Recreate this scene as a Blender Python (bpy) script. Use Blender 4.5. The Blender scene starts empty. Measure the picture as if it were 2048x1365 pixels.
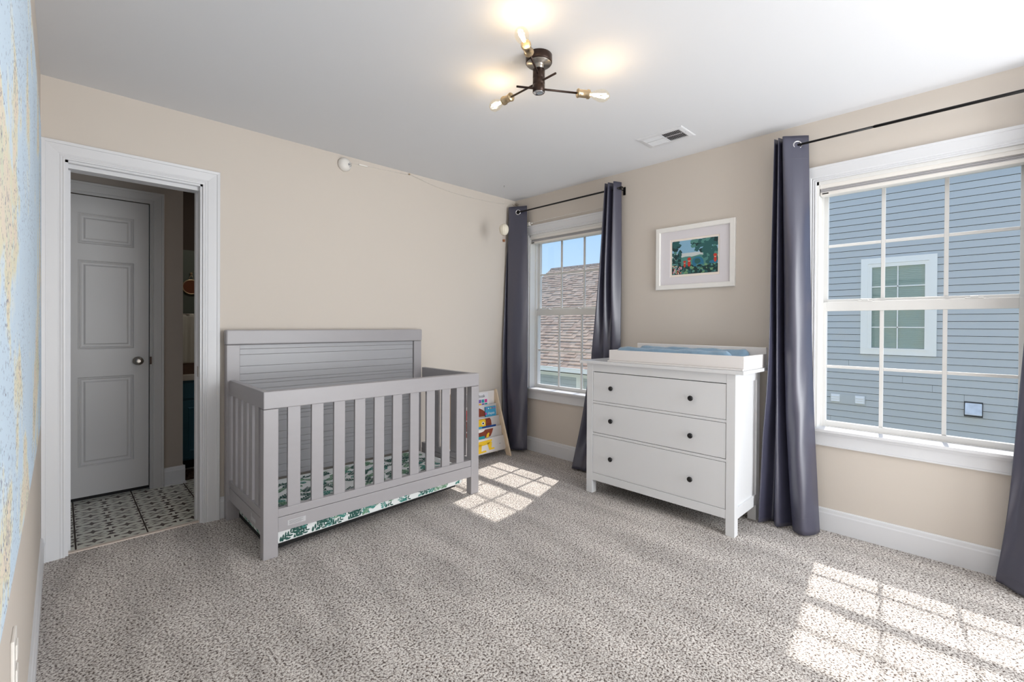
import bpy, math, random
from mathutils import Vector, Matrix
random.seed(7)
SC = bpy.context.scene
COL = SC.collection

# ------------------------------------------------------------------ camera, world, sun, lights
cd = bpy.data.cameras.new('camera'); cam = bpy.data.objects.new('camera', cd); COL.objects.link(cam)
Rv = Vector((0.71616349, -0.6979092, 0.00570904)); Uv = Vector((7.33e-05, 0.00825516, 0.99996592)); Fv = Vector((0.69793255, 0.71613867, -0.00596322))
M = Matrix((Rv, Uv, -Fv)).transposed().to_4x4(); M.translation = Vector((-3.33022, -3.38031, 1.23292)); cam.matrix_world = M
cd.sensor_width = 36.0; cd.lens = 927.18 * 36 / 2048; cd.shift_y = -25.985 / 2048; cd.clip_start = 0.01; cd.clip_end = 200
SC.camera = cam
SC.view_settings.view_transform = 'Standard'; SC.view_settings.look = 'None'
SC.view_settings.exposure = 0.12; SC.view_settings.gamma = 1.0
SC.view_settings.use_curve_mapping = False
w = bpy.data.worlds.new('sky'); SC.world = w; w.use_nodes = True
nt = w.node_tree; nt.nodes.clear()
wo = nt.nodes.new('ShaderNodeOutputWorld'); bg = nt.nodes.new('ShaderNodeBackground'); tc = nt.nodes.new('ShaderNodeTexCoord')
sx = nt.nodes.new('ShaderNodeSeparateXYZ'); cr = nt.nodes.new('ShaderNodeValToRGB')
nt.links.new(tc.outputs['Generated'], sx.inputs[0]); nt.links.new(sx.outputs['Z'], cr.inputs[0])
cr.color_ramp.elements[0].position = 0.0; cr.color_ramp.elements[0].color = (0.62, 0.83, 1.0, 1)
cr.color_ramp.elements[1].position = 0.7; cr.color_ramp.elements[1].color = (0.26, 0.47, 0.88, 1)
e = cr.color_ramp.elements.new(0.2); e.color = (0.42, 0.66, 1.0, 1)
nt.links.new(cr.outputs[0], bg.inputs[0]); nt.links.new(bg.outputs[0], wo.inputs[0]); bg.inputs[1].default_value = 1.0

sl = bpy.data.lights.new('sun', 'SUN'); sl.energy = 4.3; sl.angle = math.radians(0.9); sl.color = (1.0, 0.95, 0.88)
so = bpy.data.objects.new('sun', sl); COL.objects.link(so)
so.rotation_euler = Vector((-1, -0.13, -1.345)).to_track_quat('-Z', 'Y').to_euler()

def area(name, loc, direction, sx_, sy_, power, col):
    l = bpy.data.lights.new(name, 'AREA'); l.shape = 'RECTANGLE'; l.size = sx_; l.size_y = sy_; l.energy = power; l.color = col
    o = bpy.data.objects.new(name, l); COL.objects.link(o); o.location = loc
    o.rotation_euler = Vector(direction).to_track_quat('-Z', 'Y').to_euler()
    return o
area('fill_light_back', (-0.95, -5.6, 1.35), (-0.22, 1, 0.03), 1.7, 2.0, 88.0, (0.93, 0.97, 1.0))  # added unseen fill behind the camera to brighten the room
area('fill_light_up', (-1.3, -4.7, 0.5), (-0.15, 0.5, 1), 2.0, 1.4, 34.0, (0.92, 0.96, 1.0))  # added unseen fill aimed upward, lifts the ceiling
area('bathroom_fill', (-2.25, 1.0, 2.44), (0, .3, -1), .4, .2, 2.2, (1.0, 0.93, 0.84))  # added unseen fill to lift the dark vanity niche

# ------------------------------------------------------------------ materials
MATS = {}
def srgb(r, g, b):
    f = lambda c: (c / 255 / 12.92) if c / 255 <= 0.04045 else ((c / 255 + 0.055) / 1.055) ** 2.4
    return (f(r), f(g), f(b), 1)
def mat(name, col, rough=0.5, metal=0.0, spec=0.5, bump=0.0, bscale=200.0, var=0.0, vscale=3.0, sheen=0.0, emis=None, estr=0.0, stretch=None):
    m = bpy.data.materials.new(name); m.use_nodes = True; n = m.node_tree.nodes; L = m.node_tree.links
    p = n['Principled BSDF']; p.inputs['Base Color'].default_value = col; p.inputs['Roughness'].default_value = rough
    p.inputs['Metallic'].default_value = metal; p.inputs['Specular IOR Level'].default_value = spec
    if sheen: p.inputs['Sheen Weight'].default_value = sheen
    if emis: p.inputs['Emission Color'].default_value = emis; p.inputs['Emission Strength'].default_value = estr
    if bump or var:
        t = n.new('ShaderNodeTexCoord'); mp = n.new('ShaderNodeMapping'); L.new(t.outputs['Object'], mp.inputs[0])
        if stretch: mp.inputs['Scale'].default_value = stretch
    if bump:
        x = n.new('ShaderNodeTexNoise'); x.inputs['Scale'].default_value = bscale; x.inputs['Detail'].default_value = 3
        L.new(mp.outputs[0], x.inputs['Vector']); b = n.new('ShaderNodeBump'); b.inputs['Strength'].default_value = bump; b.inputs['Distance'].default_value = 0.002
        L.new(x.outputs['Fac'], b.inputs['Height']); L.new(b.outputs[0], p.inputs['Normal'])
    if var:
        y = n.new('ShaderNodeTexNoise'); y.inputs['Scale'].default_value = vscale; y.inputs['Detail'].default_value = 4
        L.new(mp.outputs[0], y.inputs['Vector'])
        mr = n.new('ShaderNodeMapRange'); mr.inputs[1].default_value = 0.3; mr.inputs[2].default_value = 0.7
        mr.inputs[3].default_value = 1 - var; mr.inputs[4].default_value = 1 + var; L.new(y.outputs['Fac'], mr.inputs[0])
        mx = n.new('ShaderNodeVectorMath'); mx.operation = 'SCALE'; mx.inputs[0].default_value = col[:3]; L.new(mr.outputs[0], mx.inputs['Scale'])
        L.new(mx.outputs[0], p.inputs['Base Color'])
    MATS[name] = m; return m
def glass_mat(name, tint=(1, 1, 1, 1), gloss=0.06, rough=0.0, gcol=(1, 1, 1, 1)):
    m = bpy.data.materials.new(name); m.use_nodes = True; n = m.node_tree.nodes; L = m.node_tree.links
    n.remove(n['Principled BSDF']); o = n['Material Output']
    a = n.new('ShaderNodeBsdfTransparent'); a.inputs[0].default_value = tint
    g = n.new('ShaderNodeBsdfGlossy'); g.inputs['Roughness'].default_value = rough; g.inputs[0].default_value = gcol
    ge = n.new('ShaderNodeNewGeometry'); dt = n.new('ShaderNodeVectorMath'); dt.operation = 'DOT_PRODUCT'; L.new(ge.outputs['Incoming'], dt.inputs[0]); L.new(ge.outputs['Normal'], dt.inputs[1])
    ab = n.new('ShaderNodeMath'); ab.operation = 'ABSOLUTE'; L.new(dt.outputs['Value'], ab.inputs[0])
    iv = n.new('ShaderNodeMath'); iv.operation = 'SUBTRACT'; iv.inputs[0].default_value = 1.0; L.new(ab.outputs[0], iv.inputs[1])
    pw = n.new('ShaderNodeMath'); pw.operation = 'POWER'; pw.inputs[1].default_value = 5.0; L.new(iv.outputs[0], pw.inputs[0])
    ma = n.new('ShaderNodeMath'); ma.operation = 'MULTIPLY_ADD'; ma.inputs[1].default_value = 0.8; ma.inputs[2].default_value = gloss; L.new(pw.outputs[0], ma.inputs[0])
    x = n.new('ShaderNodeMixShader'); L.new(ma.outputs[0], x.inputs[0]); L.new(a.outputs[0], x.inputs[1]); L.new(g.outputs[0], x.inputs[2])
    L.new(x.outputs[0], o.inputs[0]); MATS[name] = m; return m

WALL = mat('wall_paint', srgb(214, 205, 195), 0.75, bump=0.08, bscale=350)
CEIL = mat('ceiling_paint', srgb(228, 229, 232), 0.85, bump=0.06, bscale=300)
TRIM = mat('trim_paint', srgb(224, 225, 228), 0.35)
VINYL = mat('vinyl_white', srgb(230, 229, 226), 0.4)
BATHW = mat('bath_wall_paint', srgb(176, 165, 155), 0.7)
BATHG = mat('green_panel_paint', srgb(84, 92, 84), 0.7)
BATHD = mat('brown_wall_paint', srgb(58, 48, 42), 0.8)
GRAYW = mat('gray_crib_paint', srgb(168, 165, 168), 0.36, bump=0.03, bscale=60, var=0.012, vscale=8, stretch=(1, 1, 4))
GRAYW2 = mat('gray_plank_paint', srgb(168, 168, 172), 0.36, bump=0.04, bscale=40, var=0.015, vscale=10, stretch=(1, 6, 14))
DWHITE = mat('dresser_white', srgb(229, 230, 232), 0.3)
KNOBB = mat('knob_black', srgb(22, 22, 24), 0.25)
TRAYW = mat('tray_white', srgb(240, 236, 234), 0.4)
CURT = mat('curtain_satin', srgb(64, 64, 82), 0.36, spec=1.0, bump=0.05, bscale=900)
RODB = mat('rod_black', srgb(14, 13, 13), 0.35, metal=0.3)
CHROME = mat('chrome', srgb(225, 225, 228), 0.15, metal=1.0)
NICKEL = mat('satin_nickel', srgb(170, 165, 158), 0.3, metal=1.0)
BRASS = mat('brushed_brass', srgb(206, 184, 150), 0.28, metal=1.0)
BRONZE = mat('dark_bronze', srgb(62, 48, 42), 0.35, metal=0.7)
BIRCH = mat('birch_wood', srgb(230, 208, 180), 0.5, var=0.06, vscale=20, stretch=(6, 1, 1))
CANVAS = mat('white_canvas', srgb(238, 232, 228), 0.8, bump=0.1, bscale=500)
SHEET = mat('white_sheet', srgb(246, 249, 249), 0.8, bump=0.15, bscale=30)
BLACK = mat('black_cloth', srgb(14, 14, 15), 0.8)
LEAFD = mat('leaf_dark_green', srgb(46, 92, 84), 0.8)
LEAFG = mat('leaf_fern_green', srgb(118, 160, 130), 0.8)
LEAFT = mat('leaf_teal_green', srgb(70, 146, 136), 0.8)
PADB = mat('pad_blue_plush', srgb(132, 162, 186), 0.85, bump=0.9, bscale=45, var=0.10, vscale=14, sheen=0.4)
STICK = mat('silver_sticker', srgb(196, 196, 198), 0.4)
STICKT = mat('sticker_print', srgb(150, 150, 152), 0.5)
PLAST = mat('white_plastic', srgb(236, 232, 226), 0.4)
DARK = mat('dark_gap', srgb(22, 21, 21), 0.7)  # near-black that puts shade into gaps and hollows by colour
SHADEG = mat('shade_fabric_gray', srgb(186, 184, 186), 0.8)
BALL = mat('balloon_paper', srgb(238, 230, 212), 0.7)
BASK = mat('basket_wicker', srgb(150, 100, 68), 0.7)
TEAL = mat('teal_cabinet', srgb(44, 96, 116), 0.45)
COUNT = mat('counter_white', srgb(214, 206, 196), 0.4)
WALN = mat('walnut_tray', srgb(92, 66, 50), 0.5, var=0.2, vscale=12)
TOWEL = mat('towel_white', srgb(196, 194, 184), 0.9, bump=0.6, bscale=60)
RUG = mat('dark_shag', srgb(64, 50, 42), 0.95, bump=1.0, bscale=90, var=0.5, vscale=60)
COPPER = mat('copper_glass', srgb(120, 72, 50), 0.3, metal=0.4)
TILEW = mat('tile_cream', srgb(216, 216, 206), 0.35, var=0.04, vscale=10)
TILED = mat('tile_print_gray', srgb(82, 70, 66), 0.35)
GROUT = mat('grout_brown', srgb(66, 54, 48), 0.8)
THRESH = mat('threshold_stone', srgb(214, 200, 188), 0.5)
SIDE = mat('siding_blue_gray', srgb(198, 202, 203), 0.7, bump=0.25, bscale=30, stretch=(1, 0.15, 3))
SIDEB = mat('siding_lap_shade', srgb(44, 52, 58), 0.9)  # shadow under the board laps is put into this dark backing colour
SIDEW = mat('own_house_siding', srgb(240, 238, 230), 0.7)
EXTW = mat('exterior_trim_white', srgb(252, 250, 244), 0.6)
BLINDG = mat('green_gray_blind', srgb(164, 176, 166), 0.6, var=0.06, vscale=2)
SHIN = [mat('shingle_tan', srgb(196, 170, 148), 0.9, var=0.12, vscale=9), mat('shingle_brown', srgb(180, 154, 134), 0.9, var=0.12, vscale=9), mat('shingle_gray', srgb(190, 168, 148), 0.9, var=0.12, vscale=9)]
SHADOWSH = mat('shingle_underlay', srgb(70, 62, 58), 0.95)
GROUND = mat('ground_grass', srgb(120, 128, 98), 0.95, var=0.2, vscale=0.6)
VENTM = mat('vent_gray', srgb(246, 246, 244), 0.5)
GALV = mat('galvanized_hood', srgb(222, 228, 236), 0.5, metal=0.0, var=0.12, vscale=10)
GLASS = glass_mat('window_glass', gloss=0.04)
BULBG = glass_mat('bulb_glass', tint=(1, 0.97, 0.9, 1), gloss=0.05)
FIL = mat('filament', (1, 0.6, 0.25, 1), emis=(1.0, 0.72, 0.38, 1), estr=60)

# carpet
def carpet():
    m = bpy.data.materials.new('carpet_pile'); m.use_nodes = True; n = m.node_tree.nodes; L = m.node_tree.links; p = n['Principled BSDF']
    p.inputs['Roughness'].default_value = 0.95; p.inputs['Specular IOR Level'].default_value = 0.1
    t = n.new('ShaderNodeTexCoord')
    a = n.new('ShaderNodeTexNoise'); a.inputs['Scale'].default_value = 118; a.inputs['Detail'].default_value = 2.5; a.inputs['Roughness'].default_value = 0.65; L.new(t.outputs['Object'], a.inputs['Vector'])
    r = n.new('ShaderNodeValToRGB'); L.new(a.outputs['Fac'], r.inputs[0])
    r.color_ramp.elements[0].position = 0.365; r.color_ramp.elements[0].color = srgb(84, 73, 68)
    r.color_ramp.elements[1].position = 0.60; r.color_ramp.elements[1].color = srgb(236, 231, 226)
    e = r.color_ramp.elements.new(0.47); e.color = srgb(190, 182, 176)
    mp = n.new('ShaderNodeMapping'); mp.inputs['Rotation'].default_value = (0, 0, math.radians(38)); mp.inputs['Scale'].default_value = (3.2, 0.9, 1); L.new(t.outputs['Object'], mp.inputs[0])
    b = n.new('ShaderNodeTexNoise'); b.inputs['Scale'].default_value = 1.9; b.inputs['Detail'].default_value = 3.5; L.new(mp.outputs[0], b.inputs['Vector'])
    mr = n.new('ShaderNodeMapRange'); mr.inputs[1].default_value = 0.35; mr.inputs[2].default_value = 0.65; mr.inputs[3].default_value = 0.82; mr.inputs[4].default_value = 1.08; L.new(b.outputs['Fac'], mr.inputs[0])
    v = n.new('ShaderNodeVectorMath'); v.operation = 'SCALE'; L.new(r.outputs[0], v.inputs[0]); L.new(mr.outputs[0], v.inputs['Scale']); L.new(v.outputs[0], p.inputs['Base Color'])
    bp = n.new('ShaderNodeBump'); bp.inputs['Strength'].default_value = 1.0; bp.inputs['Distance'].default_value = 0.006; L.new(a.outputs['Fac'], bp.inputs['Height']); L.new(bp.outputs[0], p.inputs['Normal'])
    return m
CARPET = carpet()
def mapmat():
    m = bpy.data.materials.new('world_map_print'); m.use_nodes = True; n = m.node_tree.nodes; L = m.node_tree.links; p = n['Principled BSDF']
    p.inputs['Roughness'].default_value = 0.7
    t = n.new('ShaderNodeTexCoord')
    a = n.new('ShaderNodeTexNoise'); a.inputs['Scale'].default_value = 2.6; a.inputs['Detail'].default_value = 7; a.inputs['Roughness'].default_value = 0.6; L.new(t.outputs['Object'], a.inputs['Vector'])
    r = n.new('ShaderNodeValToRGB'); L.new(a.outputs['Fac'], r.inputs[0]); 
    r.color_ramp.elements[0].position = 0.0; r.color_ramp.elements[0].color = srgb(200, 217, 232)
    r.color_ramp.elements[1].position = 0.56; r.color_ramp.elements[1].color = srgb(224, 220, 194)
    for pos, c in ((0.50, (200, 219, 235)), (0.535, (214, 226, 232)), (0.60, (230, 216, 200)), (0.66, (214, 219, 196))):
        e = r.color_ramp.elements.new(pos); e.color = srgb(*c)
    c = n.new('ShaderNodeTexNoise'); c.inputs['Scale'].default_value = 110; c.inputs['Detail'].default_value = 1; L.new(t.outputs['Object'], c.inputs['Vector'])
    d = n.new('ShaderNodeTexNoise'); d.inputs['Scale'].default_value = 5; L.new(t.outputs['Object'], d.inputs['Vector'])
    ad = n.new('ShaderNodeMath'); ad.operation = 'MULTIPLY_ADD'; ad.inputs[1].default_value = 0.45; L.new(d.outputs['Fac'], ad.inputs[0]); L.new(c.outputs['Fac'], ad.inputs[2])
    g = n.new('ShaderNodeMath'); g.operation = 'GREATER_THAN'; g.inputs[1].default_value = 0.90; L.new(ad.outputs[0], g.inputs[0])
    mx = n.new('ShaderNodeMix'); mx.data_type = 'RGBA'; L.new(g.outputs[0], mx.inputs[0]); L.new(r.outputs[0], mx.inputs[6]); mx.inputs[7].default_value = srgb(120, 124, 144)
    L.new(mx.outputs[2], p.inputs['Base Color']); return m
MAPM = mapmat()

# ------------------------------------------------------------------ mesh builder
ORG = {}
class MB:
    def __init__(s): s.v = []; s.f = []; s.m = []; s.sm = []
    def face(s, pts, mi=0, sm=False):
        b = len(s.v); s.v += [tuple(p) for p in pts]; s.f.append(tuple(range(b, b + len(pts)))); s.m.append(mi); s.sm.append(sm)
    def box(s, x0, x1, y0, y1, z0, z1, mi=0):
        x0, x1 = min(x0, x1), max(x0, x1); y0, y1 = min(y0, y1), max(y0, y1); z0, z1 = min(z0, z1), max(z0, z1)
        b = len(s.v)
        s.v += [(x0, y0, z0), (x1, y0, z0), (x1, y1, z0), (x0, y1, z0), (x0, y0, z1), (x1, y0, z1), (x1, y1, z1), (x0, y1, z1)]
        for q in ((0, 3, 2, 1), (4, 5, 6, 7), (0, 1, 5, 4), (1, 2, 6, 5), (2, 3, 7, 6), (3, 0, 4, 7)):
            s.f.append(tuple(b + i for i in q)); s.m.append(mi); s.sm.append(False)
        return s
    def lathe(s, org, axis, prof, n=24, mi=0, sm=True, caps=True):
        a = Vector(axis).normalized(); u = a.orthogonal().normalized(); w_ = a.cross(u); o = Vector(org); b = len(s.v)
        for (h, r) in prof:
            for k in range(n):
                t = 2 * math.pi * k / n; s.v.append(tuple(o + a * h + (u * math.cos(t) + w_ * math.sin(t)) * r))
        for i in range(len(prof) - 1):
            for k in range(n):
                k2 = (k + 1) % n; s.f.append((b + i * n + k, b + i * n + k2, b + (i + 1) * n + k2, b + (i + 1) * n + k)); s.m.append(mi); s.sm.append(sm)
        if caps:
            s.f.append(tuple(b + k for k in reversed(range(n)))); s.m.append(mi); s.sm.append(False)
            e_ = b + (len(prof) - 1) * n; s.f.append(tuple(e_ + k for k in range(n))); s.m.append(mi); s.sm.append(False)
        return s
    def cyl(s, p0, p1, r0, r1=None, n=16, mi=0):
        p0 = Vector(p0); p1 = Vector(p1); L = (p1 - p0).length
        return s.lathe(p0, p1 - p0, [(0, r0), (L, r1 if r1 is not None else r0)], n, mi)
    def tube(s, pts, r, n=8, mi=0):
        for a, b in zip(pts[:-1], pts[1:]): s.cyl(a, b, r, n=n, mi=mi)
        return s
    def prism(s, poly, d0, d1, fn, mi=0):
        n = len(poly); b = len(s.v)
        s.v += [tuple(fn(p[0], p[1], d0)) for p in poly] + [tuple(fn(p[0], p[1], d1)) for p in poly]
        s.f.append(tuple(b + i for i in range(n))); s.f.append(tuple(b + n + i for i in reversed(range(n)))); s.m += [mi, mi]; s.sm += [False, False]
        for i in range(n):
            j = (i + 1) % n; s.f.append((b + i, b + n + i, b + n + j, b + j)); s.m.append(mi); s.sm.append(False)
        return s
    def grid(s, rows, mi=0, sm=True, closed=False):
        b = len(s.v); n = len(rows[0])
        for r in rows: s.v += [tuple(p) for p in r]
        for i in range(len(rows) - 1):
            for k in range(n if closed else n - 1):
                k2 = (k + 1) % n; s.f.append((b + i * n + k, b + i * n + k2, b + (i + 1) * n + k2, b + (i + 1) * n + k)); s.m.append(mi); s.sm.append(sm)
        return s
    def torus(s, c, axis, R, r, n=24, k=8, mi=0):
        a = Vector(axis).normalized(); u = a.orthogonal().normalized(); w_ = a.cross(u); c = Vector(c); rows = []
        for i in range(n + 1):
            t = 2 * math.pi * i / n; d = u * math.cos(t) + w_ * math.sin(t)
            rows.append([c + d * (R + r * math.cos(2 * math.pi * j / k)) + a * (r * math.sin(2 * math.pi * j / k)) for j in range(k)])
        return s.grid(rows, mi, True, True)
    def build(s, name, mats, parent=None, bevel=0.0, solid=0.0, loc=None, seg=2, recalc=True):
        if not isinstance(mats, (list, tuple)): mats = [mats]
        if parent is not None: org = ORG[parent.name]
        elif loc is not None: org = Vector(loc)
        else:
            xs = [v[0] for v in s.v]; ys = [v[1] for v in s.v]; zs = [v[2] for v in s.v]
            org = Vector(((min(xs) + max(xs)) / 2, (min(ys) + max(ys)) / 2, min(zs)))
        me = bpy.data.meshes.new(name); me.from_pydata([(v[0] - org.x, v[1] - org.y, v[2] - org.z) for v in s.v], [], s.f)
        for q in mats: me.materials.append(q)
        me.polygons.foreach_set('material_index', s.m); me.polygons.foreach_set('use_smooth', s.sm)
        if recalc:
            import bmesh
            bm = bmesh.new(); bm.from_mesh(me); bmesh.ops.recalc_face_normals(bm, faces=bm.faces); bm.to_mesh(me); bm.free()
        me.update()
        o = bpy.data.objects.new(name, me); COL.objects.link(o)
        if parent is not None: o.parent = parent
        else: o.location = org
        ORG[o.name] = org
        if solid: mo = o.modifiers.new('solid', 'SOLIDIFY'); mo.thickness = solid; mo.offset = 0
        if bevel: mo = o.modifiers.new('bevel', 'BEVEL'); mo.width = bevel; mo.segments = seg; mo.limit_method = 'ANGLE'; mo.angle_limit = math.radians(40); mo.harden_normals = False
        return o
def thing(name, loc, label, cat, group=None, kind=None):
    o = bpy.data.objects.new(name, None); o.empty_display_size = 0.1; COL.objects.link(o); o.location = loc; ORG[o.name] = Vector(loc)
    tag(o, label, cat, group, kind); return o
def tag(o, label=None, cat=None, group=None, kind=None):
    if label: o['label'] = label
    if cat: o['category'] = cat
    if group: o['group'] = group
    if kind: o['kind'] = kind
    return o
def st(o, label=None, cat=None): o['kind'] = 'structure'; return tag(o, label, cat)
def inst(src, off, parent=None):
    c = src.copy(); COL.objects.link(c); p = parent if parent is not None else src.parent
    c.parent = p; c.location = Vector(src.location) + Vector(off); ORG[c.name] = ORG[src.name] + Vector(off); return c
def B(name, mats, parent, *boxes, bevel=0.0, label=None, **k):
    mb = MB()
    for b in boxes: mb.box(*b)
    o = mb.build(name, mats, parent, bevel=bevel, **k)
    if label: o['label'] = label
    return o
def frame_path(mb, corners, prof, fn, closed=False, mi=0):
    """mitred moulding: corners = inner edge points (a,b) walked so that outward is to the left; prof = [(u, depth)]"""
    n = len(corners); offs = []
    for i, c in enumerate(corners):
        c = Vector(c)
        pr = Vector(corners[i - 1]) if (i > 0 or closed) else None; nx = Vector(corners[(i + 1) % n]) if (i < n - 1 or closed) else None
        def nrm(a, b): d = (b - a).normalized(); return Vector((-d.y, d.x))
        if pr is None: offs.append(nrm(c, nx))
        elif nx is None: offs.append(nrm(pr, c))
        else:
            n1 = nrm(pr, c); n2 = nrm(c, nx); m = (n1 + n2); offs.append(m / (m.dot(n1)))
    rows = []
    for c, o in zip(corners, offs):
        rows.append([fn(c[0] + o.x * u, c[1] + o.y * u, d) for u, d in prof])
    if closed: rows.append(rows[0])
    mb.grid(rows, mi, sm=False)
    if not closed:
        mb.face(rows[0], mi); mb.face(list(reversed(rows[-1])), mi)
    return mb
def text_mesh(txt, size, fn, m, parent, name='lettering', font_ex=0.0, align='LEFT'):
    cu = bpy.data.curves.new('t', 'FONT'); cu.body = txt; cu.size = size; cu.align_x = align
    o = bpy.data.objects.new('t', cu); COL.objects.link(o); dg = bpy.context.evaluated_depsgraph_get(); dg.update()
    me = bpy.data.meshes.new_from_object(o.evaluated_get(dg)); bpy.data.objects.remove(o)
    org = ORG[parent.name]
    for v in me.vertices: v.co = Vector(fn(v.co.x, v.co.y)) - org
    me.materials.clear(); me.materials.append(m); me.name = name
    ob = bpy.data.objects.new(name, me); COL.objects.link(ob); ob.parent = parent; ORG[ob.name] = org
    return ob

H = 2.5; XL = -3.402; YF = -5.8
BK = lambda a, b, d: (a, -d, b)       # on the back wall, depth into the room
RT = lambda a, b, d: (-d, a, b)       # on the right wall

# ------------------------------------------------------------------ room shell
B('floor', CARPET, None, (XL, 0, YF, 0.03, -0.05, 0.0), bevel=0).location
st(bpy.data.objects['floor'], 'light grey-beige speckled carpet of the bedroom', 'floor')
cm = MB(); cm.box(XL - .1, 0.2, YF - .1, 0.1, H, H + .1)
st(cm.build('ceiling', CEIL), 'smooth white ceiling', 'ceiling')
# back wall with the doorway
DX0, DX1, DZ = -3.312, -2.702, 2.088
wb = MB(); wb.box(XL - .1, DX0, 0, .12, -.05, H).box(DX1, .0, 0, .12, -.05, H).box(DX0, DX1, 0, .12, DZ, H)
st(wb.build('wall_back', WALL), 'beige wall behind the grey crib', 'wall')
# right wall with two windows
W1 = (-1.088, -0.203); W2 = (-3.528, -2.640); WZ0, WZ1 = 0.598, 2.123
wr = MB(); wr.box(0, .16, 0.0, -.203, 0 - .05, H).box(0, .16, W1[0], W2[1], -.05, H).box(0, .16, W2[0], YF, -.05, H)
for a, b in (W1, W2): wr.box(0, .16, a, b, -.05, WZ0).box(0, .16, a, b, WZ1, H)
st(wr.build('wall_right', WALL), 'beige wall with the two windows', 'wall')
st(MB().box(XL - .12, XL, YF, 0, -.05, H).build('wall_left', WALL), 'beige wall under the world map', 'wall')
st(MB().box(XL - .12, .16, YF - .12, YF, -.05, H).build('wall_front', WALL), 'beige wall behind the camera', 'wall')
# baseboards
BP = [(0, 0), (0, .012), (.105, .014), (.112, .011), (.128, .010), (.134, .006), (.135, 0)]
def baseboard(name, p0, p1, fn, label):
    mb = MB(); rows = [[fn(p, z, d) for z, d in BP] for p in (p0, p1)]; mb.grid(rows, sm=False); mb.face(rows[0]); mb.face(list(reversed(rows[1])))
    return st(mb.build(name, TRIM), label, 'baseboard')
baseboard('baseboard_back', -2.612, -0.014, lambda p, z, d: (p, -d, z), 'white baseboard under the beige back wall')
baseboard('baseboard_right', -0.0, YF, lambda p, z, d: (-d, p, z), 'white baseboard under the windows')
baseboard('baseboard_left', -0.03, YF, lambda p, z, d: (XL + d, p, z), 'white baseboard along the map wall')
# door casing (room side), jambs and stops
CP = [(0, 0), (0, .012), (.006, .013), (.010, .010), (.016, .013), (.022, .011), (.028, .014), (.060, .017), (.072, .018), (.074, .022), (.088, .024), (.090, .020), (.090, 0)]
dm = thing('door_1', ((DX0 + DX1) / 2, 0, 0), 'white cased doorway opening into the bathroom', 'doorway', kind='structure')
mb = MB(); frame_path(mb, [(DX0, -.0), (DX0, DZ), (DX1, DZ), (DX1, -.0)], CP, BK); mb.build('casing', TRIM, dm)
B('jamb', TRIM, dm, (DX0 - .001, DX0 + .012, -.0, .12, 0, DZ)); B('jamb', TRIM, dm, (DX1 - .012, DX1 + .001, 0, .12, 0, DZ)); B('head_jamb', TRIM, dm, (DX0, DX1, 0, .12, DZ - .012, DZ + .001))
B('stop', TRIM, dm, (DX0 + .012, DX0 + .022, .075, .115, 0, DZ - .03)); B('stop', TRIM, dm, (DX1 - .022, DX1 - .012, .075, .115, 0, DZ - .03)); B('stop', TRIM, dm, (DX0 + .012, DX1 - .012, .03, .115, DZ - .034, DZ - .012))
B('strike_plate', NICKEL, dm, (DX1 - .0145, DX1 - .0115, .05, .075, .90, .965), label='small metal strike plate on the right jamb')
B('threshold', THRESH, dm, (DX0 + .012, DX1 - .012, .022, .048, -.04, .006), label='pale stone strip between carpet and tile')

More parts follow.
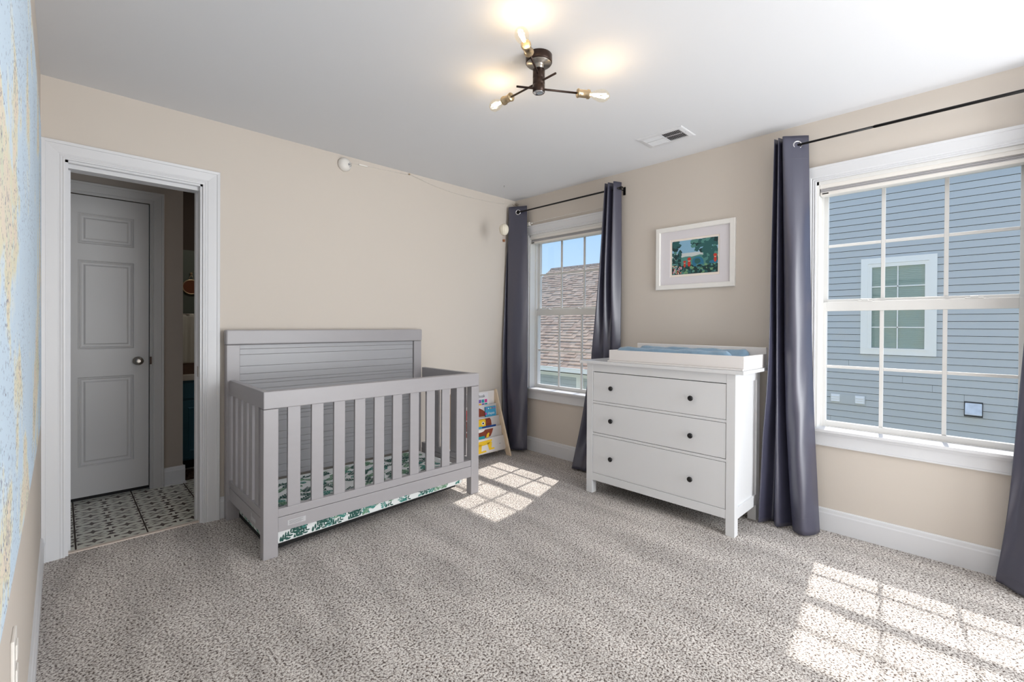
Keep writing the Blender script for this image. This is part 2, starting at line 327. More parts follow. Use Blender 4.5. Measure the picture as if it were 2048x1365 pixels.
# ------------------------------------------------------------------ windows
def window(name, ya, yb, label, blabel, latches):
    # ya < yb ; opening between ya and yb
    T = thing(name, (0, (ya + yb) / 2, WZ0), label, 'window', kind='structure')
    mb = MB(); frame_path(mb, [(ya, WZ0), (ya, WZ1), (yb, WZ1), (yb, WZ0)], CP, RT); mb.build('casing', TRIM, T)
    B('stool', TRIM, T, (-.042, .075, ya - .11, yb + (.11 if yb < -1 else .095), WZ0, WZ0 + .019), bevel=.004)
    B('apron', TRIM, T, (-.016, 0, ya - .09, yb + .085, WZ0 - .078, WZ0 - .012), (-.024, 0, ya - .09, yb + .085, WZ0 - .016, WZ0), (-.020, 0, ya - .09, yb + .085, WZ0 - .084, WZ0 - .074), bevel=.0015)
    B('frame', VINYL, T, (.0, .16, ya, ya + .013, WZ0, WZ1), (.0, .16, yb - .013, yb, WZ0, WZ1), (0, .16, ya, yb, WZ1 - .022, WZ1), (.07, .165, ya, yb, WZ0, WZ0 + .022),
      (.074, .084, ya + .01, ya + .022, WZ0, WZ1 - .02), (.074, .084, yb - .022, yb - .01, WZ0, WZ1 - .02), bevel=.001)
    a = ya + .013; b = yb - .013
    for nm, x0, x1, gy0, gy1, gz0, gz1, z0, z1 in (('upper_sash', .118, .150, a + .024, b - .024, 1.405, 2.053, 1.362, 2.102), ('lower_sash', .085, .117, a + .026, b - .026, .650, 1.332, .612, 1.388)):
        s = B(nm, VINYL, T, (x0, x1, a, gy0, z0, z1), (x0, x1, gy1, b, z0, z1), (x0, x1, gy0, gy1, z0, gz0), (x0, x1, gy0, gy1, gz1, z1), bevel=.0015)
        xm = (x0 + x1) / 2; wy = (gy1 - gy0) / 3; hz = (gz0 + gz1) / 2
        if nm == 'upper_sash': hz = 1.738
        else: hz = .988
        for k in (1, 2): B('muntin', VINYL, s, (xm - .006, xm + .006, gy0 + wy * k - .0095, gy0 + wy * k + .0095, gz0, gz1), bevel=.002)
        for k in range(3): B('muntin', VINYL, s, (xm - .006, xm + .006, gy0 + wy * k + (.0095 if k else 0), gy0 + wy * (k + 1) - (.0095 if k < 2 else 0), hz - .0085, hz + .0085), bevel=.002)
        for k in range(3):
            for (p, q) in ((gz0, hz - .0085), (hz + .0085, gz1)):
                m2 = MB(); y0 = gy0 + wy * k + (.0095 if k else 0); y1 = gy0 + wy * (k + 1) - (.0095 if k < 2 else 0)
                m2.face([(xm, y0, p), (xm, y1, p), (xm, y1, q), (xm, y0, q)]); m2.build('pane', GLASS, s)
    for ly in latches:
        B('sash_lock', VINYL, T, (.082, .112, ly - .035, ly + .035, 1.388, 1.393), (.088, .106, ly - .016, ly + .016, 1.393, 1.401), bevel=.002)
    bl = thing('window_blind', (.035, (ya + yb) / 2, 2.03), blabel, 'blind')
    B('head_rail', PLAST, bl, (.006, .062, ya + .016, yb - .016, 2.079, 2.098), (.004, .010, ya + .014, yb - .014, 2.079, 2.117), bevel=.002)
    mb = MB()
    for k in range(5): mb.box(.010 + (k % 2) * .003, .058, ya + .018, yb - .018, 2.0560 + k * .0046, 2.0598 + k * .0046)
    mb.build('shade', SHADEG, bl)
    B('bottom_rail', PLAST, bl, (.006, .060, ya + .017, yb - .017, 2.036, 2.056), bevel=.003)
    B('tag', KNOBB, bl, (.0045, .006, yb - .060, yb - .028, 2.043, 2.050), label='tiny dark maker tag')
    return T
window('window_1', *W1, 'white double-hung window looking onto a shingled roof', 'raised grey and white shade in the window nearest the corner', (-.37, -.73))
window('window_2', *W2, 'white double-hung window looking onto blue-grey siding', 'raised grey and white shade in the large right window', (-2.87, -3.33))

# ------------------------------------------------------------------ curtains and rods
def cr_(p0, p1, p2, p3, t):
    return tuple(0.5 * ((2 * b) + (-a + c) * t + (2 * a - 5 * b + 4 * c - d) * t * t + (-a + 3 * b - 3 * c + d) * t ** 3) for a, b, c, d in zip(p0, p1, p2, p3))
def spline(pts, n):
    out = []; m = len(pts) - 1
    for i in range(n + 1):
        t = i / n * m; k = min(int(t), m - 1); f = t - k
        out.append(cr_(pts[max(k - 1, 0)], pts[k], pts[k + 1], pts[min(k + 2, m)], f))
    return out
def curtain(levels, label, group, grommets, hem=True):
    ybar = sum(p[1] for p in levels[-1][1]) / len(levels[-1][1])
    T = thing('curtain', (-.1, ybar, levels[-1][0]), label, 'curtain', group)
    NU = 64; rings = [[(p[0], p[1], z) for p in spline(pts, NU)] for z, pts in levels]
    rows = []; NZ = 44
    cols = [spline([r[j] for r in rings], NZ) for j in range(NU + 1)]
    for i in range(NZ + 1):
        zz = i / NZ
        row = []
        for j in range(NU + 1):
            x, y, z = cols[j][i]
            wv = .0035 * math.sin(zz * 21 + j * .35) * math.sin(zz * 9 + j * .11) * min(1, zz * 1.6)
            row.append((x + wv, y, z))
        rows.append(row)
    # slight raggedness on the hem line
    MB().grid(rows).build('panel', CURT, T, solid=.0025, recalc=False)
    mb = MB()
    for r0 in (3, NZ - 3):
        a = [(x - .0022, y, z) for x, y, z in rows[r0]]; b = [(x - .0022, y, z - .0015) for x, y, z in rows[r0]]
        mb = MB(); mb.grid([a, b], sm=True); mb.build('hem_seam', CURT, T, solid=.001, recalc=False)
    for (gx, gy, ax) in grommets:
        row = min(rows, key=lambda r: abs(r[NU // 2][2] - 2.35)); js = [j for j in range(NU) if (row[j][0] + .088) * (row[j + 1][0] + .088) <= 0]
        j = js[-1]; q = Vector(row[j]); tg = Vector(row[min(j + 2, NU)]) - Vector(row[max(j - 2, 0)]); nm = Vector((tg.y, -tg.x, 0)).normalized()
        if nm.x > 0: nm = -nm
        cc = Vector((-.088, q.y, 2.35)) + nm * .002
        m = MB(); m.torus(cc, nm, .0225, .0048, 32, 8); m.build('grommet', CHROME, T)
        MB().cyl(cc - nm * .0005, cc + nm * .0012, .0195, n=28).build('grommet_shade', DARK, T)  # dark disc painted in for the shade inside the ring
    return T
C2L = [(2.408, [(-.05, -2.45), (-.125, -2.437), (-.06, -2.460), (-.13, -2.462), (-.06, -2.485), (-.135, -2.487), (-.105, -2.53), (-.07, -2.575), (-.045, -2.605)]),
       (1.70, [(-.05, -2.44), (-.14, -2.430), (-.075, -2.452), (-.15, -2.465), (-.075, -2.492), (-.15, -2.505), (-.165, -2.555), (-.12, -2.60), (-.06, -2.622)]),
       (1.00, [(-.12, -2.445), (-.20, -2.436), (-.11, -2.458), (-.17, -2.475), (-.09, -2.502), (-.16, -2.52), (-.18, -2.575), (-.13, -2.62), (-.07, -2.642)]),
       (0.50, [(-.12, -2.44), (-.205, -2.408), (-.11, -2.455), (-.18, -2.48), (-.10, -2.525), (-.17, -2.54), (-.20, -2.60), (-.15, -2.645), (-.08, -2.664)]),
       (0.012, [(-.10, -2.42), (-.215, -2.392), (-.12, -2.445), (-.20, -2.49), (-.11, -2.556), (-.18, -2.575), (-.22, -2.635), (-.16, -2.68), (-.09, -2.692)])]
C1L = [(2.410, [(-.04, -.055), (-.10, -.035), (-.06, -.065), (-.125, -.035), (-.092, -.11), (-.062, -.17), (-.045, -.21)]),
       (1.80, [(-.05, -.04), (-.15, -.030), (-.09, -.045), (-.150, -.055), (-.14, -.12), (-.11, -.20), (-.07, -.245)]),
       (1.00, [(-.06, -.03), (-.188, -.030), (-.12, -.05), (-.170, -.070), (-.17, -.14), (-.13, -.22), (-.08, -.265)]),
       (0.50, [(-.07, -.03), (-.19, -.030), (-.12, -.06), (-.168, -.085), (-.18, -.15), (-.14, -.23), (-.085, -.27)]),
       (0.025, [(-.08, -.03), (-.19, -.030), (-.12, -.07), (-.165, -.10), (-.18, -.16), (-.15, -.235), (-.09, -.275)])]
C1R = [(2.405, [(-.05, -1.15), (-.12, -1.172), (-.055, -1.187), (-.125, -1.205), (-.05, -1.234), (-.12, -1.255), (-.05, -1.285)]),
       (1.65, [(-.05, -1.105), (-.13, -1.125), (-.06, -1.155), (-.13, -1.18), (-.06, -1.215), (-.125, -1.245), (-.05, -1.29)]),
       (1.08, [(-.05, -1.035), (-.12, -1.06), (-.065, -1.12), (-.095, -1.15), (-.060, -1.195), (-.085, -1.235), (-.04, -1.28)]),
       (0.90, [(-.04, -1.00), (-.10, -1.03), (-.055, -1.10), (-.085, -1.14), (-.050, -1.18), (-.07, -1.215), (-.035, -1.265)]),
       (0.40, [(-.06, -.96), (-.15, -.965), (-.09, -1.03), (-.13, -1.08), (-.07, -1.13), (-.11, -1.17), (-.07, -1.225)]),
       (0.015, [(-.10, -.93), (-.20, -.908), (-.185, -.98), (-.19, -1.04), (-.10, -1.11), (-.15, -1.16), (-.08, -1.22)])]
C2R = [(2.408, [(-.05, -3.55), (-.13, -3.57), (-.05, -3.61), (-.13, -3.65), (-.05, -3.69), (-.13, -3.73), (-.06, -3.77)]),
       (1.10, [(-.06, -3.52), (-.10, -3.497), (-.11, -3.53), (-.17, -3.58), (-.08, -3.66), (-.16, -3.72), (-.06, -3.79)]),
       (0.40, [(-.06, -3.48), (-.10, -3.457), (-.115, -3.49), (-.18, -3.56), (-.09, -3.65), (-.17, -3.73), (-.06, -3.83)]),
       (0.015, [(-.07, -3.44), (-.10, -3.417), (-.12, -3.437), (-.20, -3.52), (-.10, -3.65), (-.18, -3.74), (-.06, -3.86)])]
curtain(C1L, 'dark slate curtain panel in the room corner beside the bookshelf', 'slate curtains', [(-.0885, -.119, (1, .52, 0))])
curtain(C1R, 'dark slate curtain panel hanging behind the left end of the dresser', 'slate curtains', [])
curtain(C2L, 'dark slate curtain panel hanging between the dresser and the large window', 'slate curtains', [(-.0905, -2.545, (.8, .6, 0))])
curtain(C2R, 'dark slate curtain panel at the right edge of the large window', 'slate curtains', [])
def rod(y0, y1, label, joint=None):
    T = thing('curtain_rod', (-.088, (y0 + y1) / 2, 2.35), label, 'curtain rod', 'black curtain rods')
    if joint: mb = MB().cyl((-.088, y0, 2.35), (-.088, joint, 2.35), .0065).cyl((-.088, joint, 2.35), (-.088, y1, 2.35), .008)
    else: mb = MB().cyl((-.088, y0, 2.35), (-.088, y1, 2.35), .007)
    mb.build('pole', RODB, T)
    for y in (y0, y1): MB().lathe((-.088, y, 2.35), (0, 1 if y == y0 else -1, 0), [(-.0, .009), (.006, .012), (.012, .010), (.02, .0075)], 16).build('end_cap', RODB, T)
    for y in (y0 - .014, y1 + .014):
        MB().cyl((-.088, y, 2.345), (-.004, y, 2.345), .004).box(-.006, .0, y - .010, y + .010, 2.31, 2.375).build('bracket', RODB, T)
rod(-.085, -1.298, 'black curtain rod over the window nearest the corner')
rod(-2.475, -3.86, 'black curtain rod over the large right window', -2.93)

# ------------------------------------------------------------------ crib
cx0, cx1, cyF, cyB = -2.577, -1.121, -.770, -.020
crib = thing('crib', ((cx0 + cx1) / 2, -.40, 0), 'grey painted wooden baby crib with a tall plank headboard', 'crib')
hx0, hx1 = -2.592, -1.165
bv = .003
B('headboard_cap', GRAYW, crib, (hx0, hx1, -.084, cyB, 1.100, 1.194), bevel=.008, seg=3)
for (a, b) in ((hx0 + .004, hx0 + .078), (hx1 - .072, hx1 - .002)): B('back_post', GRAYW, crib, (a, b, -.076, cyB, 0, 1.0985), bevel=bv)
zs = [1.0985, 1.071, 1.035, .961, .911, .868, .846, .81, .735, .685, .643, .62, .585, .51, .46, .42, .395, .36, .285, .235, .20]
for a, b in zip(zs[:-1], zs[1:]): B('plank', GRAYW2, crib, (hx0 + .079, hx1 - .074, -.060, -.040, b + .0005, a - .0005), bevel=.0013, seg=1)
for (a, b) in ((cx0, cx0 + .073), (cx1 - .070, cx1)): B('front_leg', GRAYW, crib, (a, b, cyF, cyF + .055, 0, .7855), bevel=bv)
B('top_rail', GRAYW, crib, (cx0, cx1, cyF, cyF + .058, .787, .879), bevel=.004)
sl0 = B('slat', GRAYW, crib, (-2.453, -2.387, cyF + .012, cyF + .030, .248, .788), bevel=.002)
for k in range(1, 10): inst(sl0, (.1263 * k, 0, 0))
B('bottom_rail', GRAYW, crib, (cx0 + .073, cx1 - .070, cyF + .004, cyF + .040, .2065, .250), bevel=.002)
B('bottom_rail', GRAYW, crib, (cx0 + .073, cx1 - .070, cyF + .002, cyF + .044, .128, .2045), bevel=.002)
for (sx0, sx1, s) in ((cx0 + .004, cx0 + .036, 1), (cx1 - .040, cx1 - .006, -1)):
    B('side_top_rail', GRAYW, crib, (sx0, sx1, cyF + .058, -.076, .787, .878), bevel=.003)
    c0 = (sx0 + sx1) / 2; s0 = B('slat', GRAYW, crib, (c0 - .009, c0 + .009, -.19, -.125, .248, .788), bevel=.002)
    for k in range(1, 5): inst(s0, (0, -.113 * k, 0))
    B('side_bottom_rail', GRAYW, crib, (sx0 + .002, sx1 - .002, cyF + .056, -.074, .2065, .250), bevel=.002)
    B('side_bottom_rail', GRAYW, crib, (sx0, sx1, cyF + .056, -.074, .128, .2045), bevel=.002)
stk = B('sticker', [STICK, STICKT], crib, (-2.457, -2.362, cyF + .0006, cyF + .002, .151, .179), label='silver label on the front rail')
mb = MB()
for k in range(4): mb.box(-2.449, -2.385 + .01 * (k % 2), cyF + .0001, cyF + .0006, .156 + k * .0055, .1585 + k * .0055)
mb.build('sticker_text', STICKT, crib)
B('sticker', STICK, crib, (cx0 + .0026, cx0 + .004, -.63, -.545, .150, .172), (cx0 + .0026, cx0 + .004, -.56, -.545, .172, .19), label='white label on the side rail')

# mattress: rounded slab, leaf printed fitted sheet
mx0, mx1, my0, my1, mzt = -2.530, -1.212, -.722, -.090, .200
mat_t = thing('crib_mattress', ((mx0 + mx1) / 2, (my0 + my1) / 2, .05), 'crib mattress in a white sheet printed with green leaves, inside the grey crib', 'mattress')
def zb(x): return .041 + .038 * (x - mx0) / (mx1 - mx0)
def ringpts(inset, zf):
    pts = []; r = .05
    for (cx_, cy_, a0) in ((mx1 - r, my1 - r, 0), (mx0 + r, my1 - r, 90), (mx0 + r, my0 + r, 180), (mx1 - r, my0 + r, 270)):
        for k in range(7):
            t = math.radians(a0 + 15 * k); x = cx_ + (r - inset) * math.cos(t); y = cy_ + (r - inset) * math.sin(t); pts.append((x, y, zf(x)))
    return pts
rr = .022
rows = [ringpts(.02, lambda x: zb(x) + .0)]
for k in range(5):
    t = math.pi / 2 * k / 4; rows.append(ringpts(rr * (1 - math.sin(t)) * .7, lambda x, t=t: zb(x) + rr * (1 - math.cos(t)) * .7))
for k in range(6):
    t = math.pi / 2 * k / 5; rows.append(ringpts(rr * (1 - math.cos(t)), lambda x, t=t: mzt - rr + rr * math.sin(t)))
mb = MB(); mb.grid(rows, closed=True); mb.face(rows[0]); mb.face(rows[-1]); mb.build('sheet', SHEET, mat_t)
bbd = MB().prism([(mx0 + .004, .020), (mx1 - .08, .068), (mx1 - .08, zb(mx1 - .08) + .006), (mx0 + .004, zb(mx0) + .006)], my0 + .006, my1 - .02, lambda a, b, d: (a, d, b)).build('base_board', BLACK, mat_t, bevel=.003); bbd['label'] = 'black underside of the mattress support'

OFF = [.0012]
def fmap(s, t):     # unfolded front + top
    off = OFF[0]; t = max(t, 0.0); x = s; z0 = zb(x) + .012; h = mzt - rr - z0
    if t < h: return (x, my0 - off, z0 + t)
    t -= h; q = rr * math.pi / 2
    if t < q:
        a = t / rr; return (x, my0 + rr - (rr + off) * math.cos(a), mzt - rr + (rr + off) * math.sin(a))
    return (x, my0 + rr + (t - q), mzt + off)
def lmap(s, t): return (mx0 - OFF[0], s, zb(mx0) + .012 + max(t, 0))
def sprig(mb, mp, s, t, ang, n, ll, lw, pitch, mi, ok):
    d = (math.cos(ang), math.sin(ang)); nn = (-d[1], d[0]); OFF[0] += 1.5e-6
    def P(u, v): return (s + d[0] * u + nn[0] * v, t + d[1] * u + nn[1] * v)
    def poly(pts):
        if all(ok(*p) for p in pts) and sum(p[1] > 0 for p in pts) > len(pts) / 2: mb.face([mp(*p) for p in pts], mi)
    for k in range(n):
        poly([P(pitch * k, -.0009), P(pitch * (k + 1), -.0009), P(pitch * (k + 1), .0009), P(pitch * k, .0009)])
        sc_ = 1 - .45 * k / n
        for sg in (-1, 1):
            th = math.radians(38) * sg; c, si = math.cos(th), math.sin(th); pts = []
            for (lu, lv) in ((0, 0), (.25, .42), (.55, .5), (.8, .32), (1, 0), (.8, -.32), (.55, -.5), (.25, -.42)):
                u = lu * ll * sc_ + .002; v = lv * lw * sc_ * sg; pts.append(P(pitch * (k + .5) + u * c - v * si, u * si + v * c))
            poly(pts)
mb = MB(); rnd = random.Random(3)
okf = lambda s, t: mx0 + .035 < s < mx1 - .045 and -.03 < t < .105 + .60
placed = []
cand = 0
for tt in [-.030 + .058 * k for k in range(14)]:
    s = mx0 + .03 + rnd.random() * .03
    while s < mx1 - .02:
        mi = rnd.choice((0, 0, 1, 2)); ang = math.radians(rnd.uniform(15, 60) if rnd.random() < .7 else rnd.uniform(100, 150))
        if mi == 0: sprig(mb, fmap, s, tt, ang, 5, .038, .0135, .020, 0, okf)
        elif mi == 1: sprig(mb, fmap, s, tt, ang, 8, .036, .0085, .0115, 1, okf)
        else: sprig(mb, fmap, s, tt, ang, 6, .032, .0105, .015, 2, okf)
        s += rnd.uniform(.068, .095)
okl = lambda s, t: my0 + .05 < s < my1 - .05 and -.02 < t < .11
for tt in (-.02, .02, .05):
    s = my0 + .05
    while s < my1:
        mi = rnd.choice((0, 1, 2)); sprig(mb, lmap, s, tt, math.radians(rnd.uniform(20, 70)), 5, .024, .009, .012, mi, okl); s += .05
for tt, a_, b_ in ((-.022, 25, 60), (.030, 140, 165)):
    s = mx0 + .03 + rnd.random() * .02
    while s < mx1 - .03:
        mi = rnd.choice((0, 0, 1, 2)); ang = math.radians(rnd.uniform(a_, b_))
        if mi == 0: sprig(mb, fmap, s, tt, ang, 4, .034, .012, .018, 0, okf)
        elif mi == 1: sprig(mb, fmap, s, tt, ang, 6, .030, .0085, .011, 1, okf)
        else: sprig(mb, fmap, s, tt, ang, 5, .028, .011, .013, 2, okf)
        s += rnd.uniform(.09, .13)
mb.build('leaf_print', [LEAFD, LEAFG, LEAFT], mat_t, recalc=False)

# ------------------------------------------------------------------ dresser
dr = thing('dresser', (-.31, -1.83, 0), 'white three-drawer dresser with black knobs under the framed picture', 'dresser')
fx = -.522; bx = -.112; yl, yr = -1.302, -2.362     # front face x, back x, left/right ends
B('top', DWHITE, dr, (-.545, -.098, -2.414, -1.250, .955, .976), bevel=.002)
for y0, y1 in ((yl, yl - .052), (yr, yr + .052)):
    B('post', DWHITE, dr, (fx, fx + .052, y1, y0, 0, .9545), bevel=.0015); B('post', DWHITE, dr, (bx - .052 + .0, bx, y1, y0, 0, .9545), bevel=.0015)
B('top_frame', DWHITE, dr, (fx + .001, fx + .03, yl - .052, yr + .052, .898, .9545))
B('frame_rail', DWHITE, dr, (fx + .001, fx + .03, yl - .052, yr + .052, .665, .681)); B('frame_rail', DWHITE, dr, (fx + .001, fx + .03, yl - .052, yr + .052, .433, .449))
B('plinth', DWHITE, dr, (fx + .001, fx + .022, yl - .052, yr + .052, .098, .152), bevel=.001)
for (z0, z1) in ((.683, .893), (.452, .662), (.154, .430)):
    d = B('drawer', DWHITE, dr, (fx + .002, fx + .022, yl - .0545, yr + .0545, z0, z1), bevel=.0015)
    zk = {.683: .787, .452: .555, .154: .284}[z0]
    for yk in (-1.520, -2.100):
        MB().lathe((fx + .002, yk, zk), (-1, 0, 0), [(0, .006), (.010, .0058), (.013, .012), (.018, .0165), (.024, .0165), (.027, .012), (.028, .004)], 20).build('knob', KNOBB, d)
B('drawer_gap_shade', DARK, dr, (fx + .024, bx - .01, yl - .03, yr + .03, .12, .95))  # dark filler block, shade behind the drawer gaps put in by colour
for yo, s in ((yl, -1), (yr, 1)):
    B('side_panel', DWHITE, dr, (fx + .052, bx - .052, yo + s * .012, yo + s * .024, .16, .9545))
    B('side_rail', DWHITE, dr, (fx + .052, bx - .052, yo + s * .001, yo + s * .024, .098, .165), bevel=.001); B('side_rail', DWHITE, dr, (fx + .052, bx - .052, yo + s * .001, yo + s * .024, .895, .9545), bevel=.001)
B('back_panel', DWHITE, dr, (bx - .010, bx - .004, yl - .05, yr + .05, .10, .95))

# changing tray with pad
TZ = .9768
tr = thing('changing_tray', (-.31, -1.93, TZ), 'white wooden changing tray sitting on top of the dresser', 'changing tray')
tx0, tx1, ty0, ty1 = -.505, -.104, -2.402, -1.482
B('base', TRAYW, tr, (tx0 - .02, tx1, ty0, ty1 + .0, TZ, TZ + .010), bevel=.001)
B('side', TRAYW, tr, (tx0, tx0 + .018, ty0, ty1, TZ + .010, TZ + .083), bevel=.003, label='long front board')
B('side', TRAYW, tr, (tx0 + .018, tx1 - .018, ty0, ty0 + .018, TZ + .010, TZ + .083), bevel=.003)
B('side', TRAYW, tr, (tx0 + .018, tx1 - .018, ty1 - .018, ty1, TZ + .010, TZ + .083), bevel=.003)
B('back_board', TRAYW, tr, (tx1 - .018, tx1, ty0, ty1 - .0, TZ + .010, TZ + .124), bevel=.004)
MB().cyl((tx0 + .009, ty0 - .001, TZ + .055), (tx0 + .009, ty0 + .001, TZ + .055), .0028, n=10).build('screw', STICKT, tr)
pd = thing('changing_pad', (-.30, -1.94, TZ + .011), 'blue plush contoured changing pad lying in the white tray', 'changing pad')
rows = []
px0, px1, py0, py1 = tx0 + .019, tx1 - .020, ty0 + .075, ty1 - .022
rnd = random.Random(5)
for i in range(41):
    u = i / 40; y = py0 + (py1 - py0) * u; row = []
    for j in range(25):
        v = j / 24; x = px0 + (px1 - px0) * v
        side = abs(v - .5) * 2; hh = .035 + .062 * max(0, (side - .35) / .45) ** 1.5 if side < .8 else .097 - .06 * ((side - .8) / .2) ** 2.2
        e_ = min(u, 1 - u); hh *= min(1, (e_ / .05)) ** .4 * .75 + .25 if e_ < .05 else 1
        hh += .003 * math.sin(u * 23 + v * 7) + .002 * math.sin(u * 51 + v * 13)
        row.append((x, y, TZ + .011 + max(.004, hh)))
    rows.append(row)
mb = MB(); mb.grid(rows)
bot = [[(p[0], p[1], TZ + .0105) for p in r] for r in rows]
mb.grid([rows[0], bot[0]]); mb.grid([rows[-1], bot[-1]]); mb.grid([[r[0] for r in rows], [r[0] for r in bot]]); mb.grid([[r[-1] for r in rows], [r[-1] for r in bot]])
mb.build('cover', PADB, pd)
MB().box(px0 + .0, px0 + .03, py0 - .035, py0 + .004, TZ + .012, TZ + .06).build('cover_fold', CANVAS, pd, bevel=.012)
tag(pd.children[-1], 'pale tucked end of the cover')

# ------------------------------------------------------------------ framed picture
pf = thing('framed_picture', (-.012, -1.873, 1.512), 'white framed woodland picture hanging above the dresser', 'picture')
mb = MB(); frame_path(mb, [(-2.132, 1.546), (-2.132, 1.947), (-1.614, 1.947), (-1.614, 1.546)], [(0, .004), (0, .020), (.004, .024), (.032, .024), (.0355, .021), (.0355, 0)], RT, closed=True); mb.build('frame', mat('frame_white', srgb(244, 242, 238), .35), pf)
MATB = mat('mat_board', srgb(228, 224, 228), .8); MATI = mat('mat_inner', srgb(246, 236, 226), .8)
B('mount', MATI, pf, (-.006, -.003, -2.134, -1.612, 1.544, 1.949))
mb = MB(); frame_path(mb, [(-2.059, 1.603), (-2.059, 1.886), (-1.690, 1.886), (-1.690, 1.603)], [(0, .0062), (0, .0078), (.001, .009), (.0745, .009), (.0745, .0062)], RT, closed=True); mb.build('mat_board', MATB, pf)
def pm(n_, c): return mat('print_' + n_, srgb(*c), .6)
pcol = [pm('sky', (140, 186, 214)), pm('haze', (206, 214, 214)), pm('tree', (44, 96, 96)), pm('dark', (24, 56, 58)), pm('mid', (84, 140, 132)), pm('blue', (46, 116, 150)), pm('red', (196, 62, 50)), pm('skin', (236, 190, 160)), pm('pink', (200, 176, 190)), pm('moss', (116, 160, 118))]
IY0, IY1, IZ0, IZ1 = -2.048, -1.706, 1.620, 1.870
ar = MB(); lay = [0]
def ell(u, v, ru, rv, mi, n=12, jag=0.0, r_=random.Random(9)):
    lay[0] += 1; d = .0066 + lay[0] * .0000045
    pts = []
    for k in range(n):
        t = 2 * math.pi * k / n; j = 1 + r_.uniform(-jag, jag)
        uu = min(1, max(0, u + ru * math.cos(t) * j)); vv = min(1, max(0, v + rv * math.sin(t) * j)); pts.append((-d, IY1 + (IY0 - IY1) * uu, IZ0 + (IZ1 - IZ0) * vv))
    ar.face(pts, mi)
for k in range(8):
    a, b = k / 8, (k + 1) / 8; ar.face([(-.0064, IY1, IZ0 + (IZ1 - IZ0) * a), (-.0064, IY0, IZ0 + (IZ1 - IZ0) * a), (-.0064, IY0, IZ0 + (IZ1 - IZ0) * b), (-.0064, IY1, IZ0 + (IZ1 - IZ0) * b)], 1 if 3 <= k <= 4 else 0)
rr_ = random.Random(11)
ell(.5, .12, .6, .25, 3, 24, .05); ell(.3, .38, .25, .14, 4, 16, .1); ell(.62, .38, .3, .16, 4, 16, .1)
for k in range(55): ell(rr_.uniform(.48, 1.0), rr_.gauss(.88, .09), .06, .06, rr_.choice((2, 2, 4, 3)), 9, .3)
for k in range(50): ell(rr_.uniform(.70, .98), rr_.uniform(.28, .75), .05, .07, rr_.choice((2, 2, 4, 2)), 9, .3)
for k in range(30): ell(rr_.uniform(.0, .17), rr_.uniform(.72, 1), .045, .05, rr_.choice((2, 3)), 9, .3)
for k in range(40): ell(rr_.uniform(.0, .2), rr_.uniform(.15, .7), .03, .05, rr_.choice((3, 2, 4)), 8, .3)
ell(.58, .33, .13, .16, 5, 16, .06); ell(.57, .36, .07, .08, 2, 12, .1)
for k in range(110): ell(rr_.uniform(0, 1), rr_.uniform(0, .24), .03, .035, rr_.choice((3, 2, 9, 4, 3)), 8, .35)
ell(.92, .30, .10, .05, 5, 12)
for (u, v, s_) in ((.39, .36, 1.0), (.29, .31, .75), (.945, .42, .9)):
    ell(u, v - .06 * s_, .035 * s_, .09 * s_, 6, 10); ell(u, v + .045 * s_, .03 * s_, .045 * s_, 7, 10); ell(u, v + .075 * s_, .042 * s_, .05 * s_, 6, 10)
for k in range(40): ell(rr_.uniform(.02, .22), rr_.uniform(.02, .26), .014, .018, rr_.choice((8, 6, 8, 7)), 7, .2)
ar.build('artwork', pcol, pf, recalc=False)

# ------------------------------------------------------------------ ceiling light
LC = Vector((-1.720, -1.899, H))
cl = thing('ceiling_light', LC, 'bronze three-arm ceiling light with clear filament bulbs', 'ceiling light')
MB().lathe(LC, (0, 0, -1), [(0, .060), (.002, .062), (.034, .062), (.037, .060)], 40).build('canopy', BRONZE, cl)
MB().lathe(LC, (0, 0, -1), [(.0372, .0585), (.040, .058), (.0405, .024), (.050, .022), (.072, .019)], 40).build('canopy_plate', NICKEL, cl)
MB().lathe(LC, (0, 0, -1), [(.066, .026), (.067, .0285), (.108, .0285), (.109, .0278), (.110, .0285), (.136, .0285), (.137, .0278), (.138, .0285), (.172, .0285), (.173, .027)], 32).build('stem', BRONZE, cl)
MB().lathe(LC, (0, 0, -1), [(.1732, .0262), (.1745, .026), (.175, .010)], 32).build('stem_cap', CHROME, cl)
for (dz, d) in ((-.155, (.84, -.543, 0)), (-.124, (.03, 1, 0)), (-.093, (-.868, -.497, 0))):
    d = Vector(d).normalized(); c = LC + Vector((0, 0, dz))
    arm = MB().cyl(c - d * .107, c + d * .19, .0048, n=14).build('arm', BRONZE, cl)
    MB().lathe(c + d * .186, d, [(0, .008), (.002, .018), (.006, .0215), (.010, .0215), (.014, .018), (.052, .018), (.054, .0215), (.064, .0215), (.066, .019), (.066, .014)], 24).build('socket', BRASS, arm)
    MB().lathe(c + d * .250, d, [(0, .012), (.012, .013), (.03, .021), (.055, .0285), (.075, .0285), (.09, .022), (.102, .010), (.106, .003)], 24).build('bulb', BULBG, arm)
    f = MB(); u = d.orthogonal().normalized(); v_ = d.cross(u)
    for k in range(6):
        t = k * math.pi / 3; q = (u * math.cos(t) + v_ * math.sin(t)); t2 = t + .5; q2 = (u * math.cos(t2) + v_ * math.sin(t2))
        f.cyl(c + d * .275 + q * .006, c + d * .335 + q2 * .011, .0011, n=6)
    f.build('filament', FIL, arm)
    pl = bpy.data.lights.new('bulb_glow', 'POINT'); pl.energy = 0.65; pl.color = (1.0, .78, .52); pl.shadow_soft_size = .012
    po = bpy.data.objects.new('bulb_glow', pl); COL.objects.link(po); po.parent = cl; po.location = (c + d * .305) - LC

